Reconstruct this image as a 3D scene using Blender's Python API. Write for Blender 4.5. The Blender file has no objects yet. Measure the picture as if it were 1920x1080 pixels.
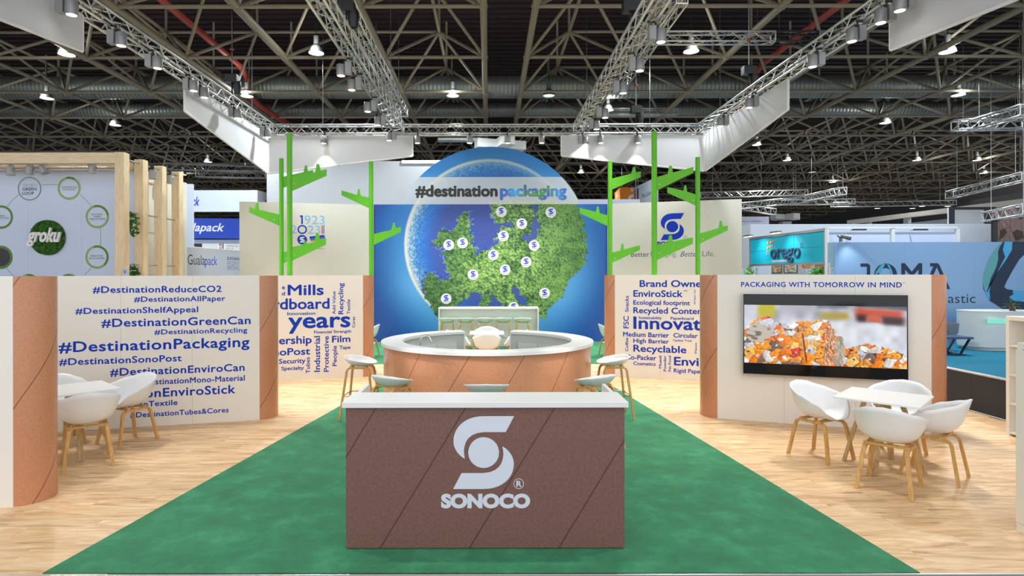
import bpy, bmesh, math, random
import numpy as np
from mathutils import Vector, Matrix, Euler

random.seed(7)
rng = np.random.default_rng(11)
SC = bpy.context.scene
COL = SC.collection
PI = math.pi

# ------------------------------------------------------------------ camera
F, CX, CY, CAM_H, ROLL = 1115.0, 917.0, 515.5, 2.0, 0.0016
cd = bpy.data.cameras.new('camera')
cam = bpy.data.objects.new('camera', cd)
COL.objects.link(cam)
cam.location = (0, 0, CAM_H)
cam.rotation_euler = Euler((PI / 2, ROLL, 0), 'XYZ')
cd.sensor_width = 36
cd.lens = 36 * F / 1920
cd.shift_x = (960 - CX) / 1920
cd.shift_y = (CY - 540) / 1920
cd.clip_end = 300
SC.camera = cam

# ------------------------------------------------------------------ world, exposure
W = bpy.data.worlds.new('hall_air')
SC.world = W
W.use_nodes = True
bg = W.node_tree.nodes['Background']
bg.inputs[0].default_value = (0.93, 0.96, 1.0, 1)
bg.inputs[1].default_value = 1.12
SC.view_settings.view_transform = 'Standard'
SC.view_settings.look = 'None'
SC.view_settings.gamma = 1
SC.view_settings.exposure = 0.36
SC.view_settings.use_curve_mapping = False
SC.cycles.use_denoising = True
SC.cycles.max_bounces = 6
SC.cycles.diffuse_bounces = 3
SC.cycles.glossy_bounces = 3
SC.cycles.sample_clamp_indirect = 4

SPOT_W = 265.0
HALL_W = 1300.0


def spot_light(p, target, watts, cone=80, blend=0.85, r=0.07, col=(1, 0.968, 0.915)):
    l = bpy.data.lights.new('lamp_beam', 'SPOT')
    l.energy = watts
    l.color = col
    l.spot_size = math.radians(cone)
    l.spot_blend = blend
    l.shadow_soft_size = r
    o = bpy.data.objects.new('lamp_beam', l)
    COL.objects.link(o)
    o.location = p
    o.rotation_euler = (Vector(target) - Vector(p)).to_track_quat('-Z', 'Y').to_euler()
    return o


# ------------------------------------------------------------------ measuring helpers
def unroll(px, py):
    dx, dy = px - CX, py - CY
    return dx - ROLL * dy, dy + ROLL * dx


def ground(px, py, z=0.0):
    """point of height z seen at a pixel"""
    dx, dy = unroll(px, py)
    d = F * (CAM_H - z) / dy
    return Vector((dx / F * d, d, z))


def atd(px, py, d):
    dx, dy = unroll(px, py)
    return Vector((dx / F * d, d, CAM_H - dy / F * d))


class Plane:
    """a vertical plane through two floor points: u runs along it, z up"""
    def __init__(s, a, b):
        s.o = Vector((a[0], a[1]))
        e = Vector((b[0], b[1])) - s.o
        s.len = e.length
        s.e = e.normalized()
        s.ang = math.atan2(s.e.y, s.e.x)

    def uz(s, px, py):
        dx, dy = unroll(px, py)
        k = dx / F
        u = (k * s.o.y - s.o.x) / (s.e.x - k * s.e.y)
        d = s.o.y + u * s.e.y
        return u, CAM_H - dy / F * d


# ------------------------------------------------------------------ materials
MATS = {}


def srgb(*c):
    return tuple(((x / 255) / 12.92 if x / 255 <= 0.04045 else ((x / 255 + 0.055) / 1.055) ** 2.4) for x in c) + (1,)


def mat(name, rgb, rough=0.5, metal=0.0, emit=None, es=1.0, spec=None, noise=0.0, nscale=20.0):
    if name in MATS:
        return MATS[name]
    m = bpy.data.materials.new(name)
    m.use_nodes = True
    nt = m.node_tree
    b = nt.nodes['Principled BSDF']
    b.inputs['Base Color'].default_value = srgb(*rgb)
    b.inputs['Roughness'].default_value = rough
    b.inputs['Metallic'].default_value = metal
    if spec is not None:
        b.inputs['Specular IOR Level'].default_value = spec
    if emit:
        b.inputs['Emission Color'].default_value = srgb(*emit)
        b.inputs['Emission Strength'].default_value = es
    if noise:
        tc = nt.nodes.new('ShaderNodeTexCoord')
        n = nt.nodes.new('ShaderNodeTexNoise')
        n.inputs['Scale'].default_value = nscale
        n.inputs['Detail'].default_value = 4
        nt.links.new(tc.outputs['Object'], n.inputs['Vector'])
        mx = nt.nodes.new('ShaderNodeMix')
        mx.data_type = 'RGBA'
        c = srgb(*rgb)
        mx.inputs[6].default_value = tuple(x * (1 - noise) for x in c[:3]) + (1,)
        mx.inputs[7].default_value = tuple(min(1, x * (1 + noise)) for x in c[:3]) + (1,)
        nt.links.new(n.outputs['Fac'], mx.inputs[0])
        nt.links.new(mx.outputs[2], b.inputs['Base Color'])
    MATS[name] = m
    return m


def nodes_of(name, rough=0.5):
    m = bpy.data.materials.new(name)
    m.use_nodes = True
    nt = m.node_tree
    b = nt.nodes['Principled BSDF']
    b.inputs['Roughness'].default_value = rough
    MATS[name] = m

    def N(t, **k):
        n = nt.nodes.new(t)
        for a, v in k.items():
            setattr(n, a, v)
        return n

    def L(a, b_):
        nt.links.new(a, b_)
    return m, nt, b, N, L


def ramp(N, stops):
    r = N('ShaderNodeValToRGB')
    e = r.color_ramp.elements
    while len(e) < len(stops):
        e.new(0.5)
    for i, (p, c) in enumerate(stops):
        e[i].position = p
        e[i].color = srgb(*c)
    return r


def math_node(N, L, op, a, b=None):
    n = N('ShaderNodeMath', operation=op)
    for i, v in enumerate((a, b)):
        if v is None:
            continue
        if isinstance(v, (int, float)):
            n.inputs[i].default_value = v
        else:
            L(v, n.inputs[i])
    return n.outputs[0]


PLANK_W, PLANK_L, FLOOR_Y0 = 0.19, 1.28, 3.97


def m_plank():
    m, nt, b, N, L = nodes_of('oak_plank', 0.5)
    g = N('ShaderNodeNewGeometry')
    sx = N('ShaderNodeSeparateXYZ')
    L(g.outputs['Position'], sx.inputs[0])
    row = math_node(N, L, 'FLOOR', math_node(N, L, 'DIVIDE', math_node(N, L, 'SUBTRACT', sx.outputs[1], FLOOR_Y0), PLANK_W))
    off = math_node(N, L, 'MULTIPLY', math_node(N, L, 'FRACT', math_node(N, L, 'MULTIPLY', row, 0.382)), PLANK_L)
    cell = math_node(N, L, 'FLOOR', math_node(N, L, 'DIVIDE', math_node(N, L, 'SUBTRACT', sx.outputs[0], off), PLANK_L))
    cv = N('ShaderNodeCombineXYZ')
    L(row, cv.inputs[0]); L(cell, cv.inputs[1])
    wn = N('ShaderNodeTexWhiteNoise', noise_dimensions='3D')
    L(cv.outputs[0], wn.inputs['Vector'])
    # grain runs along x, shifted per plank
    gv = N('ShaderNodeCombineXYZ')
    L(math_node(N, L, 'ADD', math_node(N, L, 'MULTIPLY', sx.outputs[0], 1.3), math_node(N, L, 'MULTIPLY', wn.outputs['Value'], 37.0)), gv.inputs[0])
    L(math_node(N, L, 'MULTIPLY', sx.outputs[1], 8.5), gv.inputs[1])
    L(math_node(N, L, 'MULTIPLY', wn.outputs['Value'], 11.0), gv.inputs[2])
    n1 = N('ShaderNodeTexNoise')
    n1.inputs['Scale'].default_value = 1.6
    n1.inputs['Detail'].default_value = 6
    n1.inputs['Roughness'].default_value = 0.62
    n1.inputs['Distortion'].default_value = 0.9
    L(gv.outputs[0], n1.inputs['Vector'])
    r = ramp(N, [(0.27, (168, 120, 78)), (0.40, (214, 172, 124)), (0.54, (234, 198, 152)), (0.7, (246, 220, 182))])
    L(n1.outputs['Fac'], r.inputs[0])
    hsv = N('ShaderNodeHueSaturation')
    L(r.outputs[0], hsv.inputs['Color'])
    L(math_node(N, L, 'ADD', math_node(N, L, 'MULTIPLY', wn.outputs['Value'], 0.12), 0.90), hsv.inputs['Value'])
    hsv.inputs['Saturation'].default_value = 1.0
    L(hsv.outputs[0], b.inputs['Base Color'])
    return m


def m_carpet():
    m, nt, b, N, L = nodes_of('green_carpet', 0.95)
    tc = N('ShaderNodeTexCoord')
    n1 = N('ShaderNodeTexNoise'); n1.inputs['Scale'].default_value = 3.2; n1.inputs['Detail'].default_value = 6
    n1.inputs['Roughness'].default_value = 0.7
    n2 = N('ShaderNodeTexNoise'); n2.inputs['Scale'].default_value = 260; n2.inputs['Detail'].default_value = 3
    L(tc.outputs['Object'], n1.inputs['Vector']); L(tc.outputs['Object'], n2.inputs['Vector'])
    r = ramp(N, [(0.3, (2, 78, 46)), (0.5, (14, 108, 66)), (0.70, (52, 144, 98))])
    s = math_node(N, L, 'ADD', math_node(N, L, 'MULTIPLY', n1.outputs['Fac'], 0.75), math_node(N, L, 'MULTIPLY', n2.outputs['Fac'], 0.25))
    L(s, r.inputs[0])
    L(r.outputs[0], b.inputs['Base Color'])
    b.inputs['Sheen Weight'].default_value = 0.35
    b.inputs['Sheen Roughness'].default_value = 0.6
    b.inputs['Sheen Tint'].default_value = srgb(150, 220, 180)
    bp = N('ShaderNodeBump'); bp.inputs['Strength'].default_value = 0.25; bp.inputs['Distance'].default_value = 0.01
    L(n2.outputs['Fac'], bp.inputs['Height']); L(bp.outputs[0], b.inputs['Normal'])
    return m


def m_kraft(name, light, dark, rough):
    """wound paperboard: specks, and the seams of the winding printed on a metre UV map"""
    m, nt, b, N, L = nodes_of(name, rough)
    uv = N('ShaderNodeUVMap', uv_map='metres')
    sx = N('ShaderNodeSeparateXYZ'); L(uv.outputs[0], sx.inputs[0])
    s = math_node(N, L, 'DIVIDE', math_node(N, L, 'SUBTRACT', sx.outputs[0], math_node(N, L, 'MULTIPLY', sx.outputs[1], 0.61)), 0.65)
    fr = math_node(N, L, 'FRACT', math_node(N, L, 'ADD', s, 100.0))
    seam = math_node(N, L, 'LESS_THAN', math_node(N, L, 'ABSOLUTE', math_node(N, L, 'SUBTRACT', fr, 0.5)), 0.009)
    tc = N('ShaderNodeTexCoord')
    n1 = N('ShaderNodeTexNoise'); n1.inputs['Scale'].default_value = 45; n1.inputs['Detail'].default_value = 8
    n1.inputs['Roughness'].default_value = 0.8
    L(tc.outputs['Object'], n1.inputs['Vector'])
    r = ramp(N, [(0.35, dark), (0.62, light)])
    L(n1.outputs['Fac'], r.inputs[0])
    v = N('ShaderNodeTexVoronoi'); v.inputs['Scale'].default_value = 22
    L(tc.outputs['Object'], v.inputs['Vector'])
    sp = math_node(N, L, 'LESS_THAN', v.outputs['Distance'], 0.055)
    m1 = N('ShaderNodeMix', data_type='RGBA')
    L(math_node(N, L, 'MULTIPLY', sp, 0.4), m1.inputs[0]); L(r.outputs[0], m1.inputs[6])
    m1.inputs[7].default_value = srgb(*[min(255, int(c * 1.3)) for c in light])
    m2 = N('ShaderNodeMix', data_type='RGBA')
    L(math_node(N, L, 'MULTIPLY', seam, 0.65), m2.inputs[0]); L(m1.outputs[2], m2.inputs[6])
    m2.inputs[7].default_value = srgb(*[int(c * 0.42) for c in dark])
    L(m2.outputs[2], b.inputs['Base Color'])
    return m


def m_timber(name, a, c, scale=3.0, axis=2, rough=0.55):
    m, nt, b, N, L = nodes_of(name, rough)
    tc = N('ShaderNodeTexCoord')
    mp = N('ShaderNodeMapping')
    sc = [14, 14, 14]; sc[axis] = 1.2
    mp.inputs['Scale'].default_value = sc
    L(tc.outputs['Object'], mp.inputs[0])
    n = N('ShaderNodeTexNoise'); n.inputs['Scale'].default_value = scale; n.inputs['Detail'].default_value = 5
    n.inputs['Distortion'].default_value = 0.8
    L(mp.outputs[0], n.inputs['Vector'])
    r = ramp(N, [(0.35, a), (0.65, c)])
    L(n.outputs['Fac'], r.inputs[0])
    L(r.outputs[0], b.inputs['Base Color'])
    return m


def m_print(name, emit=0.0, rough=0.55, attr='print'):
    """flat print (or a lit screen) whose picture is stored as colour on a fine grid"""
    m, nt, b, N, L = nodes_of(name, rough)
    a = N('ShaderNodeVertexColor', layer_name=attr)
    if emit:
        b.inputs['Base Color'].default_value = (0.004, 0.004, 0.005, 1)
        L(a.outputs[0], b.inputs['Emission Color'])
        b.inputs['Emission Strength'].default_value = emit
    else:
        L(a.outputs[0], b.inputs['Base Color'])
    return m


def m_duct():
    m, nt, b, N, L = nodes_of('galvanised_duct', 0.42)
    b.inputs['Base Color'].default_value = srgb(128, 132, 126)
    b.inputs['Metallic'].default_value = 0.6
    tc = N('ShaderNodeTexCoord')
    w = N('ShaderNodeTexWave', wave_type='BANDS', bands_direction='X')
    w.inputs['Scale'].default_value = 2.2
    L(tc.outputs['Object'], w.inputs['Vector'])
    bp = N('ShaderNodeBump'); bp.inputs['Strength'].default_value = 0.5; bp.inputs['Distance'].default_value = 0.03
    L(w.outputs['Fac'], bp.inputs['Height']); L(bp.outputs[0], b.inputs['Normal'])
    return m


def m_moss():
    m, nt, b, N, L = nodes_of('moss', 0.9)
    tc = N('ShaderNodeTexCoord')
    v = N('ShaderNodeTexNoise'); v.inputs['Scale'].default_value = 14; v.inputs['Detail'].default_value = 5
    L(tc.outputs['Object'], v.inputs['Vector'])
    r = ramp(N, [(0.35, (22, 60, 14)), (0.65, (62, 120, 30))])
    L(v.outputs['Fac'], r.inputs[0]); L(r.outputs[0], b.inputs['Base Color'])
    return m


M = {}
M['plank'] = m_plank()
M['carpet'] = m_carpet()
M['kraft'] = m_kraft('kraft_paper', (206, 145, 108), (190, 127, 92), 0.27)
M['kraft_dark'] = m_kraft('dark_kraft_paper', (132, 94, 84), (108, 75, 67), 0.5)
M['white_wall'] = mat('white_wall_film', (236, 230, 220), 0.55)
M['side_wall'] = mat('grey_white_wall_film', (210, 211, 200), 0.6)
M['white'] = mat('white_laminate', (232, 232, 229), 0.4)
M['white_side'] = mat('white_side_panel', (214, 216, 214), 0.45)
M['inner_grey'] = mat('pale_grey_panel', (196, 197, 190), 0.45)
M['shell'] = mat('white_plastic_shell', (236, 237, 238), 0.34)
M['oak'] = m_timber('oak_ply', (196, 146, 78), (218, 174, 108))
M['oak_table'] = m_timber('oak_table_leg', (178, 146, 98), (208, 178, 128))
M['steel'] = mat('brushed_steel', (190, 192, 195), 0.25, 1.0)
M['chrome'] = mat('chrome', (225, 228, 232), 0.08, 1.0)
M['ink_blue'] = mat('blue_lettering', (10, 58, 182), 0.75, spec=0.25)
M['ink_navy'] = mat('navy_lettering', (40, 52, 110), 0.5)
M['logo_grey'] = mat('pale_grey_lettering', (214, 220, 230), 0.5)
M['ink_black'] = mat('black_lettering', (42, 44, 42), 0.5)
M['ink_pale_blue'] = mat('pale_blue_lettering', (130, 182, 222), 0.5)
M['ink_mid_blue'] = mat('mid_blue_print', (14, 110, 200), 0.5)
M['ink_orange'] = mat('orange_print', (236, 140, 30), 0.5)
M['green_metal'] = mat('lime_green_metal', (92, 184, 8), 0.42)
M['alu'] = mat('bare_aluminium', (205, 205, 202), 0.32, 0.85)
M['alu_white'] = mat('white_aluminium', (225, 225, 225), 0.35)
M['fabric'] = mat('white_banner_fabric', (206, 207, 211), 0.7)
M['spot_body'] = mat('grey_spotlight', (150, 150, 150), 0.4, 0.3)
M['black'] = mat('black_plastic', (18, 18, 20), 0.4)
M['dark_board'] = mat('dark_grey_board', (32, 36, 45), 0.6)
M['glow'] = mat('spotlight_lens', (255, 250, 240), 0.4, emit=(255, 248, 235), es=9.0)
M['hall_glow'] = mat('hall_lamp_lens', (255, 255, 250), 0.4, emit=(240, 250, 255), es=4.5)
M['hall_glow_dim'] = mat('hall_lamp_lens_dim', (200, 205, 200), 0.4, emit=(225, 235, 230), es=0.7)
M['hall_glow_warm'] = mat('warm_lamp_lens', (255, 240, 190), 0.4, emit=(255, 238, 170), es=4.0)
M['lamp_shade'] = mat('grey_lamp_shade', (120, 122, 118), 0.3, 0.6)
M['roof_tube'] = mat('roof_tube_paint', (124, 115, 95), 0.55, noise=0.3, nscale=6)
M['roof_tube_dark'] = mat('roof_tube_dark_paint', (138, 129, 110), 0.6)
M['deck'] = mat('dark_roof_deck', (50, 36, 37), 0.8)
M['far'] = mat('dark_hall_wall', (38, 38, 40), 0.9)
M['red_pipe'] = mat('red_pipe', (150, 58, 46), 0.45)
M['duct'] = m_duct()
M['hall_floor'] = mat('grey_hall_floor', (120, 120, 122), 0.7)
M['timber_z'] = m_timber('pale_timber', (220, 196, 156), (238, 218, 184), axis=2)
M['timber_x'] = m_timber('pale_timber_beam', (220, 196, 156), (238, 218, 184), axis=0)
M['booth_blue_white'] = mat('cool_white_booth_wall', (204, 216, 240), 0.6)
M['booth_cream'] = mat('cream_booth_panel', (216, 214, 200), 0.6)
M['booth_white'] = mat('booth_white_panel', (188, 198, 210), 0.6)
M['booth_grey'] = mat('booth_grey_panel', (176, 180, 186), 0.6)
M['booth_royal'] = mat('royal_blue_panel', (16, 62, 172), 0.55)
M['ring_dark'] = mat('dark_green_print', (84, 134, 24), 0.6)
M['ring_pale'] = mat('pale_green_print', (140, 172, 112), 0.6)
M['ink_green'] = mat('green_lettering', (84, 120, 60), 0.6)
M['ink_darkgreen'] = mat('dark_green_lettering', (40, 78, 66), 0.6)
M['moss'] = m_moss()
M['leaf'] = mat('plant_leaf', (56, 110, 32), 0.6, noise=0.4, nscale=30)
M['leaf_bright'] = mat('bright_leaf', (70, 158, 30), 0.5, noise=0.35, nscale=30)
M['joma_blue'] = mat('sky_blue_booth_wall', (136, 172, 212), 0.55)
M['joma_navy'] = mat('deep_navy_print', (10, 42, 70), 0.55)
M['joma_teal'] = mat('teal_print', (92, 164, 166), 0.55)
M['joma_sky'] = mat('bright_sky_print', (74, 170, 224), 0.55)
M['teal_board'] = mat('teal_fascia_board', (0, 150, 172), 0.5)
M['teal_carpet'] = mat('teal_carpet', (0, 124, 156), 0.9, noise=0.12, nscale=4)
M['cream_shelf'] = mat('cream_shelf_laminate', (242, 237, 224), 0.45)
M['orange_board'] = mat('orange_sign_board', (240, 138, 16), 0.55)
M['poster_brown'] = m_timber('brown_poster', (112, 84, 80), (150, 122, 112), 2.0)
M['foil'] = mat('silver_foil', (215, 218, 220), 0.3, 0.8)
M['red_print'] = mat('red_print', (222, 50, 50), 0.5)
M['beige_print'] = mat('beige_print', (222, 196, 160), 0.6)

# ------------------------------------------------------------------ mesh building
class MB:
    def __init__(s):
        s.v, s.f, s.uv = [], [], {}

    def add(s, vs, fs, uvs=None):
        b = len(s.v)
        s.v += [tuple(p) for p in vs]
        for i, f in enumerate(fs):
            if uvs:
                s.uv[len(s.f)] = uvs[i]
            s.f.append(tuple(b + k for k in f))
        return s

    def box(s, x0, x1, y0, y1, z0, z1):
        vs = [(x, y, z) for z in (z0, z1) for y in (y0, y1) for x in (x0, x1)]
        return s.add(vs, [(0, 2, 3, 1), (4, 5, 7, 6), (0, 1, 5, 4), (2, 6, 7, 3), (0, 4, 6, 2), (1, 3, 7, 5)])

    def bevel_box(s, x0, x1, y0, y1, z0, z1, c=0.004):
        """a box with the upper edges chamfered"""
        lo = [(x0, y0, z0), (x1, y0, z0), (x1, y1, z0), (x0, y1, z0)]
        mi = [(x, y, z1 - c) for x, y, _ in lo]
        hi = [(x0 + c, y0 + c, z1), (x1 - c, y0 + c, z1), (x1 - c, y1 - c, z1), (x0 + c, y1 - c, z1)]
        fs = [(3, 2, 1, 0), (8, 9, 10, 11)]
        for k in range(4):
            n = (k + 1) % 4
            fs += [(k, n, 4 + n, 4 + k), (4 + k, 4 + n, 8 + n, 8 + k)]
        return s.add(lo + mi + hi, fs)

    def prism(s, poly, place, depth):
        """poly: 2-D outline; place(a, b, t) -> 3-D point; closed solid between t=0 and t=depth"""
        n = len(poly)
        vs = [place(a, b, 0) for a, b in poly] + [place(a, b, depth) for a, b in poly]
        fs = [tuple(range(n)), tuple(reversed(range(n, 2 * n)))]
        fs += [(k, n + k, n + (k + 1) % n, (k + 1) % n) for k in range(n)]
        return s.add(vs, fs)

    def tube(s, p, q, r, n=8, cap=True, r2=None):
        p, q = Vector(p), Vector(q)
        d = (q - p).normalized()
        a = d.orthogonal().normalized()
        b = d.cross(a)
        r2 = r if r2 is None else r2
        vs = [p + (a * math.cos(t) + b * math.sin(t)) * r for t in [2 * PI * k / n for k in range(n)]]
        vs += [q + (a * math.cos(t) + b * math.sin(t)) * r2 for t in [2 * PI * k / n for k in range(n)]]
        fs = [(k, (k + 1) % n, n + (k + 1) % n, n + k) for k in range(n)]
        if cap:
            fs += [tuple(reversed(range(n))), tuple(range(n, 2 * n))]
        return s.add(vs, fs)

    def sweep(s, pts, w, h, side, taper=None):
        """rectangular section swept along pts; side = width direction"""
        side = Vector(side).normalized()
        n = len(pts)
        vs = []
        for k in range(n):
            p = Vector(pts[k])
            t = (Vector(pts[min(k + 1, n - 1)]) - Vector(pts[max(k - 1, 0)])).normalized()
            nn = t.cross(side).normalized()
            sd = nn.cross(t).normalized()
            g = 1 if taper is None else taper[k]
            for a, b in ((-1, -1), (1, -1), (1, 1), (-1, 1)):
                vs.append(p + sd * (a * w / 2 * g) + nn * (b * h / 2 * g))
        fs = [(3, 2, 1, 0), tuple(4 * (n - 1) + k for k in range(4))]
        for k in range(n - 1):
            for j in range(4):
                fs.append((4 * k + j, 4 * k + (j + 1) % 4, 4 * k + 4 + (j + 1) % 4, 4 * k + 4 + j))
        return s.add(vs, fs)

    def pipe(s, pts, r, n=8):
        pts = [Vector(p) for p in pts]
        m = len(pts)
        vs, ref = [], None
        for k in range(m):
            t = (pts[min(k + 1, m - 1)] - pts[max(k - 1, 0)]).normalized()
            ref = t.orthogonal().normalized() if ref is None else (ref - t * ref.dot(t)).normalized()
            b = t.cross(ref)
            vs += [pts[k] + (ref * math.cos(2 * PI * j / n) + b * math.sin(2 * PI * j / n)) * r for j in range(n)]
        fs = [tuple(reversed(range(n))), tuple(n * (m - 1) + j for j in range(n))]
        for k in range(m - 1):
            for j in range(n):
                fs.append((n * k + j, n * k + (j + 1) % n, n * k + n + (j + 1) % n, n * k + n + j))
        return s.add(vs, fs)

    def lathe(s, prof, n=20, c=(0, 0, 0), a0=0.0, a1=None):
        """profile of (radius, z) turned about z"""
        full = a1 is None
        a1 = a0 + 2 * PI if full else a1
        m = n if full else n + 1
        vs = []
        for k in range(m):
            a = a0 + (a1 - a0) * k / n
            vs += [(c[0] + r * math.cos(a), c[1] + r * math.sin(a), c[2] + z) for r, z in prof]
        p = len(prof)
        fs = []
        for k in range(n):
            k2 = (k + 1) % m
            for j in range(p - 1):
                fs.append((k * p + j, k2 * p + j, k2 * p + j + 1, k * p + j + 1))
        return s.add(vs, fs)

    def arc_wall(s, c, r0, r1, z0, z1, a0, a1, n=48, uv=False, u0=0.0):
        """a curved solid: inner radius r0, outer r1; UVs in metres on the outer face"""
        vs, fs, uvs = [], [], []
        for k in range(n + 1):
            a = a0 + (a1 - a0) * k / n
            ca, sa = math.cos(a), math.sin(a)
            vs += [(c[0] + r0 * ca, c[1] + r0 * sa, z0), (c[0] + r1 * ca, c[1] + r1 * sa, z0),
                   (c[0] + r1 * ca, c[1] + r1 * sa, z1), (c[0] + r0 * ca, c[1] + r0 * sa, z1)]
        for k in range(n):
            b, t = 4 * k, 4 * k + 4
            ua, ub = u0 + r1 * (a1 - a0) * k / n, u0 + r1 * (a1 - a0) * (k + 1) / n
            for j in range(4):
                j2 = (j + 1) % 4
                fs.append((b + j, b + j2, t + j2, t + j))
                uvs.append([(ua, z0), (ua, z1), (ub, z1), (ub, z0)] if j == 1 else [(0.1, 0.0)] * 4)
        fs += [(0, 3, 2, 1), (4 * n, 4 * n + 1, 4 * n + 2, 4 * n + 3)]
        uvs += [[(0.1, 0)] * 4] * 2
        return s.add(vs, fs, uvs if uv else None)

    def blob(s, c, r, n=6, m=4, jit=0.0, sq=(1, 1, 1)):
        vs = [(c[0], c[1], c[2] - r * sq[2])]
        for i in range(1, m):
            t = -PI / 2 + PI * i / m
            for k in range(n):
                a = 2 * PI * k / n
                j = 1 + random.uniform(-jit, jit)
                vs.append((c[0] + r * sq[0] * j * math.cos(t) * math.cos(a), c[1] + r * sq[1] * j * math.cos(t) * math.sin(a), c[2] + r * sq[2] * j * math.sin(t)))
        vs.append((c[0], c[1], c[2] + r * sq[2]))
        fs = [(0, 1 + (k + 1) % n, 1 + k) for k in range(n)]
        for i in range(m - 2):
            for k in range(n):
                fs.append((1 + i * n + k, 1 + i * n + (k + 1) % n, 1 + (i + 1) * n + (k + 1) % n, 1 + (i + 1) * n + k))
        l = len(vs) - 1
        fs += [(1 + (m - 2) * n + k, 1 + (m - 2) * n + (k + 1) % n, l) for k in range(n)]
        return s.add(vs, fs)

    def mesh(s, name, m=None, smooth=False, fix=True):
        me = bpy.data.meshes.new(name)
        me.from_pydata(s.v, [], s.f)
        if s.uv:
            ul = me.uv_layers.new(name='metres')
            for pi, uvs in s.uv.items():
                pl = me.polygons[pi]
                for li, c in zip(pl.loop_indices, uvs):
                    ul.data[li].uv = c
        if fix:
            bm = bmesh.new(); bm.from_mesh(me)
            bmesh.ops.recalc_face_normals(bm, faces=bm.faces)
            bm.to_mesh(me); bm.free()
        if m:
            me.materials.append(m)
        if smooth:
            me.polygons.foreach_set('use_smooth', [True] * len(me.polygons))
            if smooth != 'all':
                try:
                    me.set_sharp_from_angle(angle=math.radians(40))
                except Exception:
                    pass
        return me

    def build(s, name, m, parent=None, smooth=False, loc=None, fix=True, kind=None):
        return obj(name, s.mesh(name, m, smooth, fix), parent, loc, kind)


def obj(name, me, parent=None, loc=None, kind=None):
    o = bpy.data.objects.new(name, me)
    COL.objects.link(o)
    if parent:
        o.parent = parent
    if loc:
        o.location = loc
    if kind:
        o['kind'] = kind
    return o


def tag(o, label, cat, group=None, kind=None):
    o['label'] = label
    o['category'] = cat
    if group:
        o['group'] = group
    if kind:
        o['kind'] = kind
    return o


def thing(name, label, cat, loc=(0, 0, 0), rz=0.0, group=None):
    o = bpy.data.objects.new(name, None)
    COL.objects.link(o)
    o.empty_display_size = 0.1
    o.location = loc
    o.rotation_euler = (0, 0, rz)
    return tag(o, label, cat, group)


def dup(root, loc, rz, label):
    r = root.copy(); COL.objects.link(r)
    r.location = loc; r.rotation_euler = (0, 0, rz)
    r['label'] = label
    for ch in list(root.children):
        c = ch.copy(); COL.objects.link(c); c.parent = r
        for g in list(ch.children):
            d = g.copy(); COL.objects.link(d); d.parent = c
    return r


# ------------------------------------------------------------------ lettering
CAPH = {}


def load_font(fn):
    try:
        return bpy.data.fonts.load(bpy.utils.system_resource('DATAFILES') + '/fonts/' + fn)
    except Exception:
        return None


def text_verts(s, bold=0.0, shear=0.0, ext=0.0, res=3, space=1.0):
    c = bpy.data.curves.new('lettering', 'FONT')
    c.body = s
    c.size = 1
    c.offset = bold
    c.shear = shear
    c.extrude = ext
    c.resolution_u = res
    c.space_character = space
    o = bpy.data.objects.new('lettering', c)
    COL.objects.link(o)
    dg = bpy.context.evaluated_depsgraph_get()
    dg.update()
    me = bpy.data.meshes.new_from_object(o.evaluated_get(dg))
    bpy.data.objects.remove(o)
    bpy.data.curves.remove(c)
    return me


def cap_h(bold, shear):
    k = (bold, shear)
    if k not in CAPH:
        me = text_verts('H', bold, shear)
        CAPH[k] = (min(v.co.y for v in me.vertices), max(v.co.y for v in me.vertices))
        bpy.data.meshes.remove(me)
    return CAPH[k]


def letter(s, m, parent, place, a0, a1, b0, b1, bold=0.012, shear=0.0, ext=0.0, res=3, name='lettering', space=1.0):
    """text s fitted from a0 to a1 along the line, from baseline b0 to cap height b1; place(a, b, t) -> 3-D"""
    smear = 0 < bold <= 0.05 and not ext
    if smear:
        # the heavier stroke is laid as slightly shifted copies, each a hair in front of the last
        me = text_verts(s, 0, shear, 0.0, res, space)
        base = [tuple(v.co) for v in me.vertices]
        faces = [tuple(p.vertices) for p in me.polygons]
        bpy.data.meshes.remove(me)
        vs, fs = [], []
        for dx_, dy_ in ((-1, 0), (1, 0), (0, -1), (0, 1), (-.7, -.7), (.7, -.7), (-.7, .7), (.7, .7)):
            o_ = len(vs)
            vs += [(x + dx_ * bold, y + dy_ * bold, 4e-5 * o_ / len(base)) for x, y, z in base]
            fs += [tuple(o_ + i for i in f) for f in faces]
        me = bpy.data.meshes.new(name)
        me.from_pydata(vs, [], fs)
    else:
        me = text_verts(s, bold, shear, 0.5 if ext else 0.0, res, space)
    n = len(me.vertices)
    co = np.empty(n * 3); me.vertices.foreach_get('co', co); co = co.reshape(-1, 3)
    x0, x1 = co[:, 0].min(), co[:, 0].max()
    lo, hi = cap_h(bold, shear)
    A = a0 + (co[:, 0] - x0) / (x1 - x0) * (a1 - a0)
    B = b0 + (co[:, 1] - lo) / (hi - lo) * (b1 - b0)
    T = (co[:, 2] + 0.5) * ext if ext else co[:, 2] * (1.0 if smear else 0.0)
    out = [place(a, b, t) for a, b, t in zip(A, B, T)]
    me.vertices.foreach_set('co', np.array([tuple(p) for p in out]).ravel())
    me.materials.clear()
    me.materials.append(m)
    me.update()
    me.name = name
    return obj(name, me, parent)


def flat(polys, m, parent, place, t, name='print', ext=0.0):
    """flat printed shapes (list of outlines), or thin plates when ext > 0"""
    b = MB()
    for p in polys:
        if ext:
            b.prism(p, lambda x, y, q: place(x, y, t + q), ext)
        else:
            b.add([place(x, y, t) for x, y in p], [tuple(range(len(p)))])
    return b.build(name, m, parent, fix=bool(ext))


def circle(cx, cy, r, n=40, ry=None):
    ry = ry or r
    return [(cx + r * math.cos(2 * PI * k / n), cy + ry * math.sin(2 * PI * k / n)) for k in range(n)]


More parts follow.
